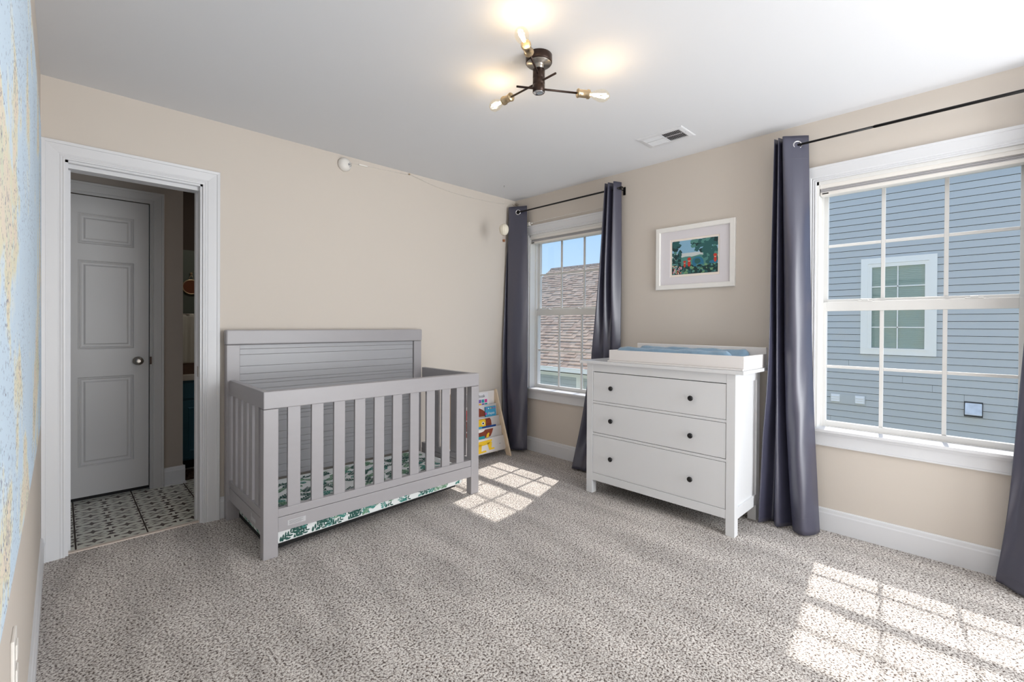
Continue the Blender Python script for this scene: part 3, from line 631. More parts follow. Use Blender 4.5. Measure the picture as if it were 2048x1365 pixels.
# ceiling vent
vt = thing('ceiling_vent', (-.425, -1.86, H), 'white slatted air vent in the ceiling', 'vent')
vx0, vx1, vy0, vy1 = -.528, -.322, -2.018, -1.704
mb = MB(); TP = lambda a, b, d: (a, b, H - d); frame_path(mb, [(vx0 + .034, vy0 + .030), (vx0 + .034, vy1 - .030), (vx1 - .034, vy1 - .030), (vx1 - .034, vy0 + .030)], [(0, 0), (0, .007), (.004, .008), (.028, .005), (.034, .002), (.034, 0)], TP, closed=True); mb.build('frame', TRIM, vt)
B('duct_shade', DARK, vt, (vx0 + .034, vx1 - .034, vy0 + .03, vy1 - .03, H - .0005, H - .0008))  # thin dark sheet painted as the shade behind the louvres
n_ = 22; y_a, y_b = vy0 + .032, vy1 - .032
for k in range(n_):
    y = y_a + (y_b - y_a) * (k + .5) / n_; tl = -.0052 if k < n_ // 2 else .0052; m2 = MB()
    m2.prism([(y - tl - .0006, H - .0008), (y - tl + .0006, H - .0008), (y + tl + .0006, H - .0085), (y + tl - .0006, H - .0085)], vx0 + .034, vx1 - .034, lambda a, b, d: (d, a, b)); m2.build('slat', TRIM, vt)
B('divider', TRIM, vt, (vx0 + .034, vx1 - .034, (y_a + y_b) / 2 - .003, (y_a + y_b) / 2 + .003, H - .009, H - .0008)); B('divider', TRIM, vt, (vx0 + .088, vx0 + .092, y_a, y_b, H - .0095, H - .0075))
MB().lathe((vx0 + .10, vy0 + .014, H - .004), (0, 0, -1), [(0, .004), (.003, .003)], 10).build('screw', STICKT, vt)

# smoke detector and cord
sd = thing('smoke_detector', (-1.805, 0, 2.43), 'round white detector high on the back wall', 'smoke detector')
MB().lathe((-1.805, 0, 2.43), (0, -1, 0), [(0, .050), (.012, .0505), (.022, .048), (.036, .036), (.042, .024), (.043, .010)], 32).build('body', PLAST, sd)
mb = MB()
for k in range(10):
    t = 2 * math.pi * k / 10; mb.box(-1.785 + .017 * math.cos(t) - .0022, -1.785 + .017 * math.cos(t) + .0022, -.0405, -.033, 2.428 + .017 * math.sin(t) - .003, 2.428 + .017 * math.sin(t) + .003)
mb.cyl((-1.785, -.030, 2.428), (-1.785, -.0435, 2.428), .009).build('grille', STICKT, sd)
wire = [(-1.752, -.006, 2.452), (-1.69, -.006, 2.4585), (-1.48, -.004, 2.470), (-1.245, -.006, 2.482), (-1.20, -.006, 2.480), (-1.05, -.006, 2.452), (-.88, -.006, 2.432), (-.70, -.006, 2.423), (-.50, -.006, 2.424), (-.30, -.006, 2.432), (-.14, -.006, 2.447), (-.05, -.006, 2.462)]
tag(MB().tube(spline(wire, 60), .0012, 6).build('cord', PLAST), 'thin pale cord sagging along the top of the back wall', 'cord')
B('cord_sleeve', PLAST, None, (-1.69, -1.62, -.008, -.0005, 2.455, 2.465)); tag(bpy.data.objects['cord_sleeve'], 'small white cord sleeve right of the detector', 'cord clip')
mb = MB().cyl((-1.247, 0, 2.486), (-1.247, -.010, 2.486), .0045, n=10).cyl((-1.247, -.0100, 2.486), (-1.247, -.0115, 2.486), .0065, n=10)
tag(mb.build('cord_hook', BRASS), 'tiny hook holding the cord on the back wall', 'hook')
rn = random.Random(2); pts = [(-.014 + rn.uniform(-.008, .006), -.03 + rn.uniform(-.04, .022), 2.455 + rn.uniform(-.018, .022)) for _ in range(14)]
pts = [(-.05, -.006, 2.462)] + pts + [(-.03, -.045, 2.425)]
tag(MB().tube(spline(pts, 90), .0012, 5).build('fairy_lights', mat('wire_brown', srgb(130, 118, 104), .5)), 'tangled thin wire of fairy lights in the corner above the curtain', 'fairy lights')
bb = thing('battery_box', (-.02, -.19, 2.225), 'small white battery box above the corner window casing', 'battery box')
B('body', PLAST, bb, (-.036, -.006, -.232, -.170, 2.214, 2.248), bevel=.003); B('clip', STICKT, bb, (-.038, -.036, -.214, -.204, 2.226, 2.238)); MB().cyl((-.022, -.232, 2.234), (-.022, -.262, 2.234), .007, n=12).build('plug', PLAST, bb)
tag(MB().tube(spline([(-.028, -.262, 2.234), (-.030, -.45, 2.238), (-.03, -.70, 2.240), (-.03, -.95, 2.237), (-.03, -1.14, 2.240)], 24), .0022, 6).build('cord', PLAST), 'white cord lying on top of the corner window casing', 'cord')

# balloon mobile
hb = thing('balloon_ornament', (-.445, -.308, 1.99), 'tiny cream hot-air balloon ornament hanging by the corner curtain', 'ornament')
bc = Vector((-.445, -.308, 2.105)); rows = []
for i in range(13):
    t = i / 12; ph = math.pi * t; z = .048 * math.cos(ph) if t < .5 else .056 * math.cos(ph); r0 = .042 * math.sin(ph) ** .9 if 0 < t < 1 else .002
    if t > .5: r0 = max(.010, r0)
    rows.append([bc + Vector((math.cos(a) * r0 * (1 + .05 * math.cos(12 * a)), math.sin(a) * r0 * (1 + .05 * math.cos(12 * a)), z)) for a in [2 * math.pi * k / 48 for k in range(48)]])
MB().grid(rows, closed=True).build('balloon', BALL, hb)
mb = MB()
for k in range(4):
    a = math.pi / 4 + k * math.pi / 2; mb.cyl(bc + Vector((math.cos(a) * .013, math.sin(a) * .013, -.050)), bc + Vector((math.cos(a) * .010, math.sin(a) * .010, -.095)), .0007, n=5)
mb.build('rope', BASK, hb)
MB().lathe(bc + Vector((0, 0, -.114)), (0, 0, 1), [(0, .010), (.002, .0115), (.018, .0135), (.020, .0125)], 16).build('basket', BASK, hb)
MB().cyl(bc + Vector((0, 0, .047)), (bc.x, bc.y, H), .0004, n=5).build('thread', PLAST, hb)
tag(MB().cyl((bc.x, bc.y, H), (bc.x, bc.y, H - .004), .004, n=10).torus((bc.x, bc.y, H - .009), (1, 0, 0), .005, .001, 12, 5).build('ceiling_hook', STICKT), 'tiny hook in the ceiling above the balloon ornament', 'hook')

# ------------------------------------------------------------------ bookshelf with slings and books
bs = thing('sling_bookshelf', (-.56, -.13, 0), 'small birch bookshelf with white canvas slings beside the crib', 'bookshelf')
side = [(-.016, 0), (-.016, .600), (-.030, .612), (-.046, .606), (-.256, .0), (-.196, .0), (-.176, .040), (-.150, .068), (-.120, .075), (-.085, .060), (-.060, .0)]
for xx in (-.294, -.842): MB().prism(side, xx, xx + .016, lambda a, b, d: (d, a, b)).build('side_panel', BIRCH, bs, bevel=.002)
LB = mat('print_yellow', srgb(250, 204, 50), .8); BR = mat('print_brown', srgb(140, 66, 44), .8); BRD = mat('print_brown_line', srgb(78, 34, 26), .8); WHP = mat('print_white', srgb(250, 248, 240), .8)
tiers = [(-.056, .472), (-.094, .360), (-.128, .268), (-.160, .180)]
X0, X1 = -.826, -.296
def fy(i, z): yf, zf = tiers[i]; return yf - .30 * (zf - z) if i == 3 else yf - .10 * (zf - z)
for i, (yf, zf) in enumerate(tiers):
    if i < 3: prof = [(yf + .006, zf + .003), (yf, zf), (yf - .006, zf - .06), (yf - .010, zf - .10), (yf - .002, zf - .118), (yf + .02, zf - .112), (yf + .034, zf - .06), (yf + .040, zf + .0)]
    else: prof = [(yf + .006, zf + .003), (yf, zf), (yf - .024, zf - .08), (yf - .030, zf - .108), (yf - .022, zf - .126), (yf + .02, zf - .120), (yf + .034, zf - .06), (yf + .040, zf + .0)]
    pr = spline(prof, 20); MB().grid([[(x, y, z) for y, z in pr] for x in (X0, X1)]).build('sling', CANVAS, bs, solid=.0015, recalc=False)
    MB().cyl((X0, yf + .003, zf), (X1, yf + .003, zf), .004, n=10).build('dowel', CANVAS, bs)
B('back_sling', CANVAS, bs, (X0, X1, -.024, -.020, .40, .598))
def pr_poly(mb, i, pts, mi, off=.0022):
    yf, zf = tiers[i]
    def Y(z): return (yf - .006 * (zf - z) / .06 if z > zf - .06 else yf - .006 - .004 * (zf - .06 - z) / .04) if i < 3 else (yf - .30 * (zf - z))
    mb.face([(x, Y(z) - off, z) for x, z in pts], mi)
mb = MB()
def blob(i, cx, cz, rx, rz, mi, off, n=16, zlo=None, zhi=None):
    pts = []
    for k in range(n):
        t = 2 * math.pi * k / n; z = cz + rz * math.sin(t)
        if zlo is not None: z = max(zlo, z)
        if zhi is not None: z = min(zhi, z)
        pts.append((cx + rx * math.cos(t), z))
    pr_poly(mb, i, pts, mi, off)
for i, zl, zh in ((1, .262, .356), (2, .188, .262), (0, .372, .466)):
    blob(i, -.575, .30, .175, .16, 1, .0030, 26, zl, zh)
    for k in range(18):
        a = 2 * math.pi * k / 18; x0_, z0_ = -.575 + .09 * math.cos(a), .30 + .08 * math.sin(a); x1_, z1_ = -.575 + .17 * math.cos(a), .30 + .155 * math.sin(a)
        if zl < z0_ < zh and zl < z1_ < zh:
            nx_, nz_ = -math.sin(a) * .0016, math.cos(a) * .0016; pr_poly(mb, i, [(x0_ - nx_, z0_ - nz_), (x1_ - nx_, z1_ - nz_), (x1_ + nx_, z1_ + nz_), (x0_ + nx_, z0_ + nz_)], 2, .0036)
pr_poly(mb, 1, [(-.66, .266), (-.475, .266), (-.472, .345), (-.48, .352), (-.665, .352)], 0, .0042)
for ex in (-.505, -.62): blob(1, ex, .315, .018, .016, 3, .005); blob(1, ex, .315, .009, .009, 4, .0056)
blob(2, -.575, .264, .065, .022, 3, .0045, 16, None, .263)
pr_poly(mb, 2, [(-.50, .186), (-.47, .186), (-.455, .225), (-.47, .23), (-.49, .215)], 0, .0045)
for pts in ([(-.72, .165), (-.45, .172), (-.452, .160), (-.505, .135), (-.64, .128), (-.72, .12)], [(-.515, .15), (-.455, .15), (-.475, .10), (-.44, .098), (-.438, .086), (-.505, .084)], [(-.64, .14), (-.58, .145), (-.60, .085), (-.545, .088), (-.54, .074), (-.64, .070)], [(-.72, .14), (-.66, .14), (-.66, .07), (-.72, .066)]):
    pr_poly(mb, 3, pts, 0, .004)
mb.build('lion_print', [LB, BR, BRD, WHP, BLACK], bs, recalc=False)
pr_m = MB(); pr_poly.__defaults__
m3 = MB(); zz_ = .118
m3.face([(-.372, -.160 - .30 * (.18 - .118) - .003, .118), (-.352, -.160 - .30 * (.18 - .118) - .003, .118), (-.352, -.160 - .3 * (.18 - .122) - .003, .122), (-.372, -.160 - .3 * (.18 - .122) - .003, .122)]); m3.build('tag', STICKT, bs, recalc=False)
def book(x0, x1, yb, z0, z1, th, lean, cover, label, extra=None):
    o = thing('book', ((x0 + x1) / 2, yb, z0), label, 'book', 'picture books in the sling shelf')
    fn = lambda a, b, d: (a, yb + (b - z0) * lean + d, b)
    MB().prism([(x0, z0), (x1, z0), (x1, z1), (x0, z1)], 0, .0015, fn).prism([(x0, z0), (x1, z0), (x1, z1), (x0, z1)], th - .0015, th, fn).prism([(x0 - .0, z0), (x0 + .002, z0), (x0 + .002, z1), (x0, z1)], 0, th, fn).build('cover', cover, o)
    MB().prism([(x0 + .003, z0 + .003), (x1 - .003, z0 + .003), (x1 - .003, z1 - .003), (x0 + .003, z1 - .003)], .0016, th - .0016, fn).build('pages', WHP, o)
    return o, (lambda a, b: fn(a, b, -.0012))
BW = mat('book_white', srgb(240, 238, 240), .5); BB = mat('book_blue', srgb(70, 164, 204), .5); BT = mat('book_teal', srgb(40, 160, 168), .5); BN = mat('book_navy', srgb(44, 84, 150), .5); BY = mat('book_yellow', srgb(248, 190, 70), .5); BP_ = mat('book_purple', srgb(132, 100, 180), .5); BRd = mat('book_red', srgb(226, 78, 66), .5); BPk = mat('book_pink', srgb(214, 70, 150), .5); BGn = mat('book_green', srgb(108, 180, 96), .5); TXT = mat('book_text', srgb(40, 44, 60), .5)
o, f = book(-.640, -.385, -.052, .392, .588, .010, .10, BW, 'large white picture book with coloured squares, top tier of the bookshelf')
text_mesh('word book', .040, lambda a, b: f(-.405 - .19 + a * .92, .545 + b), TXT, o)
q = MB()
for k, mi in enumerate((0, 1, 2, 0, 3, 2)):
    for r in range(2):
        x = -.62 + k * .037; z = .496 - r * .036; q.face([f(x, z), f(x + .032, z), f(x + .032, z + .030), f(x, z + .030)], (mi + r) % 4)
q.build('cover_squares', [BP_, BY, BPk, BT], o, recalc=False)
o, f = book(-.455, -.322, -.088, .296, .456, .009, .10, BB, 'blue picture book with rainbow lettering, second tier of the bookshelf')
text_mesh('shapes', .034, lambda a, b: f(-.428 + a * .95, .385 + b), WHP, o)
q = MB()
for k, mi in enumerate((0, 1, 2, 3, 0)):
    cxx, czz = -.44 + k * .026, .440; q.face([f(cxx + .007 * math.cos(t * math.pi / 4), czz + .006 * math.sin(t * math.pi / 4)) for t in range(8)], mi)
q.face([f(-.45 + .010 * math.cos(t * math.pi / 5), .395 + .012 * math.sin(t * math.pi / 5)) for t in range(10)], 0)
q.build('cover_dots', [BPk, WHP, BY, BRd], o, recalc=False)
book(-.74, -.575, -.086, .296, .448, .012, .10, BRd, 'red-brown picture book behind the lion print, second tier of the bookshelf')
book(-.520, -.352, -.122, .205, .287, .006, .12, BN, 'thin navy book lying level, third tier of the bookshelf')
book(-.70, -.525, -.121, .205, .290, .010, .12, BB, 'small cyan book peeking out, third tier of the bookshelf')
book(-.680, -.520, -.155, .110, .208, .012, .12, BT, 'teal board book in the lowest sling of the bookshelf')

# ------------------------------------------------------------------ map and outlet on the left wall
mp_ = MB(); rows = []
def mcorner(u, v):   # rounded sheet
    return u, v
my_a, my_b, mz_a, mz_b = -2.85, -.585, .815, 2.05
bnd = []
R_ = .07
for (cy_, cz_, a0) in ((my_b - R_, mz_b - R_, 0), (my_a + R_, mz_b - R_, 90), (my_a + R_, mz_a + R_, 180), (my_b - R_, mz_a + R_, 270)):
    for k in range(7):
        t = math.radians(a0 + 15 * k); bnd.append((cy_ + R_ * math.cos(t), cz_ + R_ * math.sin(t)))
xs_ = lambda y: -3.3875 + .003 * math.sin(math.pi * (y - my_a) / (my_b - my_a))
NY = 40; sl_ = []
for i in range(NY + 1):
    y = my_a + (my_b - my_a) * i / NY; e_ = min(y - my_a, my_b - y); ins = R_ - math.sqrt(max(0, R_ ** 2 - (R_ - e_) ** 2)) if e_ < R_ else 0
    sl_.append([(xs_(y), y, mz_a + ins + (mz_b - mz_a - 2 * ins) * k / 20) for k in range(21)])
mb = MB().grid(sl_, 0); BKX = -3.4015
mb.grid([sl_[0], [(BKX, p[1], p[2]) for p in sl_[0]]], 1); mb.grid([sl_[-1], [(BKX, p[1], p[2]) for p in sl_[-1]]], 1)
for e_ in (0, -1): mb.grid([[r[e_] for r in sl_], [(BKX, r[e_][1], r[e_][2]) for r in sl_]], 1)
wm = mb.build('world_map', [MAPM, CANVAS], None, recalc=False); tag(wm, 'pale blue world map poster on the left wall', 'map')
mb = MB()
ol = thing('wall_outlet', (XL, -1.98, .50), 'white outlet plate low on the left wall under the map', 'outlet')
B('plate', PLAST, ol, (XL, XL + .006, -2.02, -1.945, .470, .590), bevel=.002); B('socket', PLAST, ol, (XL + .006, XL + .009, -2.0, -1.965, .540, .572), (XL + .006, XL + .009, -2.0, -1.965, .488, .520), bevel=.002)

# ------------------------------------------------------------------ bathroom beyond the doorway
bfl = thing('bathroom_floor', (-2.9, .95, 0), 'patterned cream and brown tile floor of the bathroom', 'floor', kind='structure')
B('grout', GROUT, bfl, (-3.62, -1.9, .046, 2.0, -.05, -.002))
tm = MB(); tx_, ty_, tw, tl_ = -3.5755, .052, .302, .926
tm.box(tx_, tx_ + tw, ty_, ty_ + tl_, -.010, .0)
p = .155
def tp(pts): tm.face([(a, b, .0004) for a, b in pts], 1)
for i in range(2):
    for j in range(6):
        cx_, cy_ = tx_ - .004 + .0775 + p * i, ty_ + .082 + p * j
        tp([(cx_ + (.046 if k % 2 == 0 else .015) * math.cos(k * math.pi / 4), cy_ + (.034 if k % 2 == 0 else .014) * math.sin(k * math.pi / 4)) for k in range(8)])
        for s in (-1, 1):
            tp([(cx_ + s * .070, cy_ - .018), (cx_ + s * .070, cy_ + .018), (cx_ + s * .040, cy_)][::s])
            tp([(cx_ - .048, cy_ + s * .0775 * .52), (cx_ - .006, cy_ + s * (.0775 * .52 + .010)), (cx_ - .030, cy_ + s * (.0775 * .52 + .020))])
            tp([(cx_ + .048, cy_ + s * .0775 * .52), (cx_ + .006, cy_ + s * (.0775 * .52 + .010)), (cx_ + .030, cy_ + s * (.0775 * .52 + .020))])
        if j < 5:
            ey = cy_ + p / 2
            tp([(cx_ - .064, ey), (cx_, ey - .008), (cx_ + .064, ey), (cx_, ey + .008)])
            for s in (-1, 1):
                for hx in (cx_ - .0745, cx_ + .0735):
                    lo = max(tx_ + .001, hx - .019); hi = min(tx_ + tw - .001, hx + .019); tp([(hx, ey), (hi, ey + s * .033), (lo, ey + s * .033)])
tile = tm.build('tile', [TILEW, TILED], bfl, recalc=False)
for i in range(4):
    for j in range(2):
        if i or j: inst(tile, (.310 * i, .936 * j, 0))
# linen closet wall, its door, corner, deeper niche
bwl = MB(); bwl.box(-3.62, -3.335, .965, 1.06, -.0, H).box(-2.853, -2.650, .965, 1.06, 0, H).box(-3.335, -2.853, .965, 1.06, 2.118, H).box(-2.75, -2.650, 1.06, 1.95, 0, H)
st(bwl.build('wall_bathroom', BATHW), 'taupe bathroom wall around the closet door', 'wall')
st(MB().box(-3.74, -3.62, .12, 2.0, 0, H).build('wall_bathroom_left', BATHW), 'taupe bathroom wall left of the closet', 'wall')
st(MB().box(-3.62, -1.9, .121, 2.0, H, H + .1).build('ceiling_bathroom', CEIL), 'bathroom ceiling', 'ceiling')
st(MB().box(-2.0, -1.9, .12, 2.0, 0, H).build('wall_bathroom_right', BATHW), 'taupe bathroom wall out of view', 'wall')
nich = MB(); nich.box(-2.75, -1.9, 1.86, 2.0, 0, 1.92, 0).box(-2.75, -1.9, 1.88, 2.0, 1.92, H, 1)
st(nich.build('wall_bathroom_back', [BATHG, BATHD]), 'dark green panelled wall behind the vanity', 'wall')
bd = thing('door_2', (-3.094, .965, 0), 'closed grey-white panelled closet door in the bathroom', 'door', kind='structure')
X0d, X1d, Z0d, Z1d, yd = -3.330, -2.860, .030, 2.110, .962
dm2 = MB(); px_a, px_b = -3.245, -2.945
BKD = lambda a, b, d: (a, yd - d, b)
zr = [Z0d, .238, .857, 1.050, 1.667, 1.780, 1.990, Z1d]
def q4(a0, a1, b0, b1, d=0): dm2.face([BKD(a0, b0, d), BKD(a1, b0, d), BKD(a1, b1, d), BKD(a0, b1, d)])
q4(X0d, px_a, Z0d, Z1d); q4(px_b, X1d, Z0d, Z1d)
for k in (0, 2, 4, 6): q4(px_a, px_b, zr[k], zr[k + 1])
for k in (1, 3, 5):
    frame_path(dm2, [(px_a, zr[k]), (px_a, zr[k + 1]), (px_b, zr[k + 1]), (px_b, zr[k])], [(0, 0), (-.006, -.007), (-.012, -.004), (-.020, -.009), (-.030, -.009), (-.040, -.002)], BKD, closed=True)
    q4(px_a + .040, px_b - .040, zr[k] + .040, zr[k + 1] - .040, -.002)
for (a0, a1, b0, b1) in ((X0d, X0d, Z0d, Z1d), (X1d, X1d, Z0d, Z1d)): dm2.face([BKD(a0, b0, 0), BKD(a0, b0, -.03), BKD(a0, b1, -.03), BKD(a0, b1, 0)])
dm2.face([BKD(X0d, Z0d, 0), BKD(X1d, Z0d, 0), BKD(X1d, Z0d, -.03), BKD(X0d, Z0d, -.03)]); dm2.face([BKD(X0d, Z1d, 0), BKD(X1d, Z1d, 0), BKD(X1d, Z1d, -.03), BKD(X0d, Z1d, -.03)])
DGR = mat('closet_door_paint', srgb(200, 198, 197), .4)
dm2.build('door_leaf', DGR, bd)
B('closet_shade', DARK, bd, (X0d - .004, X1d + .006, yd + .034, yd + .04, 0, 2.117))  # dark sheet put in for the shade around the closet door
mb = MB(); frame_path(mb, [(X0d - .004, 0), (X0d - .004, 2.117), (X1d + .006, 2.117), (X1d + .006, 0)], [(0, 0)] + [(u * .94, d) for u, d in CP[1:]], lambda a, b, d: (a, .965 - d, b)); mb.build('casing', DGR, bd)
kn = MB().lathe((-2.922, yd, .957), (0, -1, 0), [(0, .031), (.006, .030), (.010, .014), (.028, .012), (.036, .024), (.048, .029), (.058, .024), (.062, .010)], 24); kn.build('knob', NICKEL, bd)
B('hinge', BRONZE, bd, (-2.858, -2.846, .930, .9495, .93, .985))
mb = MB(); rows = [[(pp, .965 - d, z) for z, d in BP] for pp in (-2.768, -2.636)]; mb.grid(rows, sm=False); mb.face(rows[0]); mb.face(list(reversed(rows[1])))
rows = [[(-2.650 + d, pp, z) for z, d in BP] for pp in (.951, 1.29)]; mb.grid(rows, sm=False); mb.box(-2.768, -2.630, .938, .965, 0, .012)
st(mb.build('baseboard_bathroom', TRIM), 'white baseboard at the bathroom corner', 'baseboard')
va = thing('bathroom_vanity', (-2.3, 1.6, 0), 'teal bathroom vanity with white counter seen through the doorway', 'vanity')
B('cabinet', TEAL, va, (-2.645, -2.0, 1.315, 1.80, .08, .752)); B('toe_kick', DARK, va, (-2.64, -2.0, 1.37, 1.80, 0, .08)); B('counter', COUNT, va, (-2.648, -2.005, 1.29, 1.815, .753, .803), bevel=.004)
B('drawer_front', TEAL, va, (-2.635, -2.26, 1.297, 1.315, .600, .735), bevel=.004)
dd = B('cabinet_door', TEAL, va, (-2.635, -2.26, 1.297, 1.315, .095, .585), bevel=.004)
mb = MB(); frame_path(mb, [(-2.545, .17), (-2.545, .51), (-2.35, .51), (-2.35, .17)], [(0, 0), (.004, .006), (.012, .006), (.016, 0)], lambda a, b, d: (a, 1.297 - d, b), closed=True); mb.build('moulding', TEAL, dd)
wt = thing('wooden_tray', (-2.5, 1.42, .804), 'dark wooden tray standing on the vanity counter', 'tray')
B('bottom', WALN, wt, (-2.62, -2.30, 1.33, 1.52, .804, .816)); B('side', WALN, wt, (-2.62, -2.30, 1.33, 1.345, .816, .884)); B('side', WALN, wt, (-2.62, -2.30, 1.505, 1.52, .816, .884)); B('side', WALN, wt, (-2.62, -2.605, 1.345, 1.505, .816, .884)); B('side', WALN, wt, (-2.315, -2.30, 1.345, 1.505, .816, .884))
rows = []
for i in range(17):
    v = i / 16; rows.append([(-2.60 + .30 * (j / 30), 1.836 - .010 * math.sin(j * .9 + v * 1.2) - .008 * v, 1.315 - .46 * v) for j in range(31)])
tw_ = MB().grid(rows).build('hand_towel', TOWEL, None, solid=.006, recalc=False); tag(tw_, 'white towel hanging over the vanity', 'towel')
tag(MB().cyl((-2.64, 1.838, 1.318), (-2.25, 1.838, 1.318), .007).cyl((-2.63, 1.838, 1.318), (-2.63, 1.862, 1.318), .006).cyl((-2.26, 1.838, 1.318), (-2.26, 1.862, 1.318), .006).build('towel_bar', NICKEL), 'metal bar carrying the white towel', 'towel bar')
rm = thing('round_mirror', (-2.449, 1.845, 1.50), 'small round copper-toned mirror hanging from a hook in the bathroom', 'mirror')
MB().torus((-2.449, 1.845, 1.575), (0, 1, 0), .066, .006, 32, 8).build('rim', BRASS, rm); MB().cyl((-2.449, 1.848, 1.575), (-2.449, 1.842, 1.575), .064, n=32).build('glass', COPPER, rm)
MB().cyl((-2.470, 1.845, 1.637), (-2.449, 1.845, 1.70), .002, n=6).cyl((-2.428, 1.845, 1.637), (-2.449, 1.845, 1.70), .002, n=6).build('strap', BRASS, rm); MB().cyl((-2.449, 1.86, 1.703), (-2.449, 1.835, 1.703), .009, n=12).build('hook', BRASS, rm)
rg = MB(); rnd = random.Random(4)
rg.box(-2.625, -2.1, 1.0, 1.28, .001, .010)
for k in range(700):
    x = rnd.uniform(-2.62, -2.2); y = rnd.uniform(1.0, 1.28); a = rnd.uniform(0, 6.28); rg.face([(x - .003, y, .009), (x + .003, y, .009), (x + .008 * math.cos(a), y + .008 * math.sin(a), .028)])
tag(rg.build('bath_rug', RUG, None, recalc=False), 'dark brown shag rug in front of the vanity', 'rug')

# ------------------------------------------------------------------ outside
GZ = -3.0
gr = MB().face([(.2, -14, GZ), (30, -14, GZ), (30, 22, GZ), (.2, 22, GZ)]); 
gm = MB(); gm.box(-8, 30, -14, 22, GZ - .2, GZ); st(gm.build('ground', GROUND), 'grass strip between the houses', 'ground')
om = MB()
for (a, b, c_, d_) in ((-9, -3.62, GZ, 5.4), (-2.55, -1.18, GZ, 5.4), (-.11, 5.0, GZ, 5.4), (-3.62, -2.55, GZ, .53), (-3.62, -2.55, 2.2, 5.4), (-1.18, -.11, GZ, .53), (-1.18, -.11, 2.2, 5.4)): om.box(.162, .20, a, b, c_, d_)
st(om.build('wall_exterior', SIDEW), 'unseen outside wall of this house, pale to bounce sunlight', 'wall')  # unseen wall, added pale so sunlight bounces onto the neighbour siding
# neighbour house with blue-grey lap siding
NX = 7.0
nh = thing('neighbour_house', (NX + 2.5, -4, GZ), 'blue-grey lap-sided house outside the large right window', 'house')
hy0, hy1 = -10.0, 1.2; nwy0, nwy1, nwz0, nwz1 = -2.795, -1.787, .754, 2.450
B('wall', SIDEB, nh, (NX + .09, NX + 5, hy0, hy1, GZ, 5.3))
pitch = .1172; zt = 3.555 + pitch * 14; k = 0; rnd = random.Random(8)
vents = [(-1.861, -1.334, -.172, .0), (-3.340, -3.127, -.177, .063)]
z = zt
while z > GZ + pitch:
    za, zb_ = z - pitch, z
    segs = [(hy0, hy1)]
    def cut(segs, a, b):
        out = []
        for s0, s1 in segs:
            if b <= s0 or a >= s1: out.append((s0, s1)); continue
            if s0 < a: out.append((s0, a))
            if s1 > b: out.append((b, s1))
        return out
    if za > nwz0 - .01 and zb_ < nwz1 + .01: segs = cut(segs, nwy0, nwy1)
    fin = []
    for s0, s1 in segs:
        j = {0.34: -2.369, 0.218: -2.749, .11: -3.127, -.475: -1.338, .61: -1.610}
        jj = [yj for zj, yj in j.items() if za < zj < zb_ and s0 < yj < s1]
        if not jj and rnd.random() < .35 and s1 - s0 > 6: jj = [rnd.uniform(-9, -4.5)]
        if jj: fin += [(s0, jj[0] - .0015), (jj[0] + .0015, s1)]
        else: fin.append((s0, s1))
    for s0, s1 in fin:
        m2 = MB(); m2.prism([(NX + .000, za + .010), (NX + .010, zb_ + .002), (NX + .02, zb_ + .002), (NX + .02, za + .010)], s0, s1, lambda a, b, d: (a, d, b)); m2.build('siding_board', SIDE, nh)
    z -= pitch
NW = lambda a, b, d: (NX - d, a, b)
nw = thing_parent = None
mb = MB(); frame_path(mb, [(nwy0 + .10, nwz0 + .10), (nwy0 + .10, nwz1 - .095), (nwy1 - .095, nwz1 - .095), (nwy1 - .095, nwz0 + .10)], [(0, -.02), (0, .022), (.10, .022), (.10, -.02)], NW, closed=True)
frame_path(mb, [(-2.644, .872), (-2.644, 2.293), (-1.938, 2.293), (-1.938, .872)], [(0, -.03), (0, .008), (.03, .008), (.03, .014), (.06, .014)], NW, closed=True)
nwin = mb.build('window', EXTW, nh); nwin['label'] = 'white framed window in the siding'
m2 = MB()
for k in range(46): zz = .876 + k * .0308; m2.prism([(NX - .000+.030, zz), (NX + .026, zz + .001), (NX + .030, zz + .030), (NX + .034, zz + .029)], -2.64, -1.94, lambda a, b, d: (a, d, b))
m2.build('blind', BLINDG, nwin)
B('muntin', EXTW, nwin, (NX + .010, NX + .018, -2.300, -2.284, .872, 2.293)); 
for zz in (1.948, 1.235): B('muntin', EXTW, nwin, (NX + .010, NX + .018, -2.644, -1.938, zz - .009, zz + .009))
B('meeting_rail', EXTW, nwin, (NX - .002, NX + .026, -2.644, -1.938, 1.56, 1.61))
m2 = MB(); m2.face([(NX + .022, -2.644, .872), (NX + .022, -1.938, .872), (NX + .022, -1.938, 2.293), (NX + .022, -2.644, 2.293)]); m2.build('pane', glass_mat('nb_glass', tint=(.86, .92, .9, 1), gloss=.06), nwin)
B('window_sill', EXTW, nh, (NX - .03, NX, -2.70, -1.89, .845, .868))
B('vent_board', SIDE, nh, (NX - .008, NX + .0, -1.861, -1.334, -.172, .0))
for y1_ in (-1.345, -1.712):
    v_ = B('vent', VENTM, nh, (NX - .018, NX - .008, y1_ - .142, y1_, -.150, -.008), bevel=.004)
    for k in range(3): MB().prism([(NX - .020, -.138 + k * .043), (NX - .036, -.140 + k * .043), (NX - .020, -.100 + k * .043)], y1_ - .132, y1_ - .010, lambda a, b, d: (a, d, b)).build('louver', VENTM, v_)
hd = B('vent_hood', SIDEB, nh, (NX - .006, NX + .0, -3.340, -3.127, -.177, .063)); hd['label'] = 'silvery exhaust hood'
MB().prism([(NX - .004, .045), (NX - .09, -.125), (NX - .09, -.140), (NX - .004, -.140)], -3.330, -3.138, lambda a, b, d: (a, d, b)).build('hood', GALV, hd, bevel=.006)
B('roof', SHADOWSH, nh, (NX - .35, NX + 5.3, hy0 - .3, hy1 + .3, 5.3, 5.45))
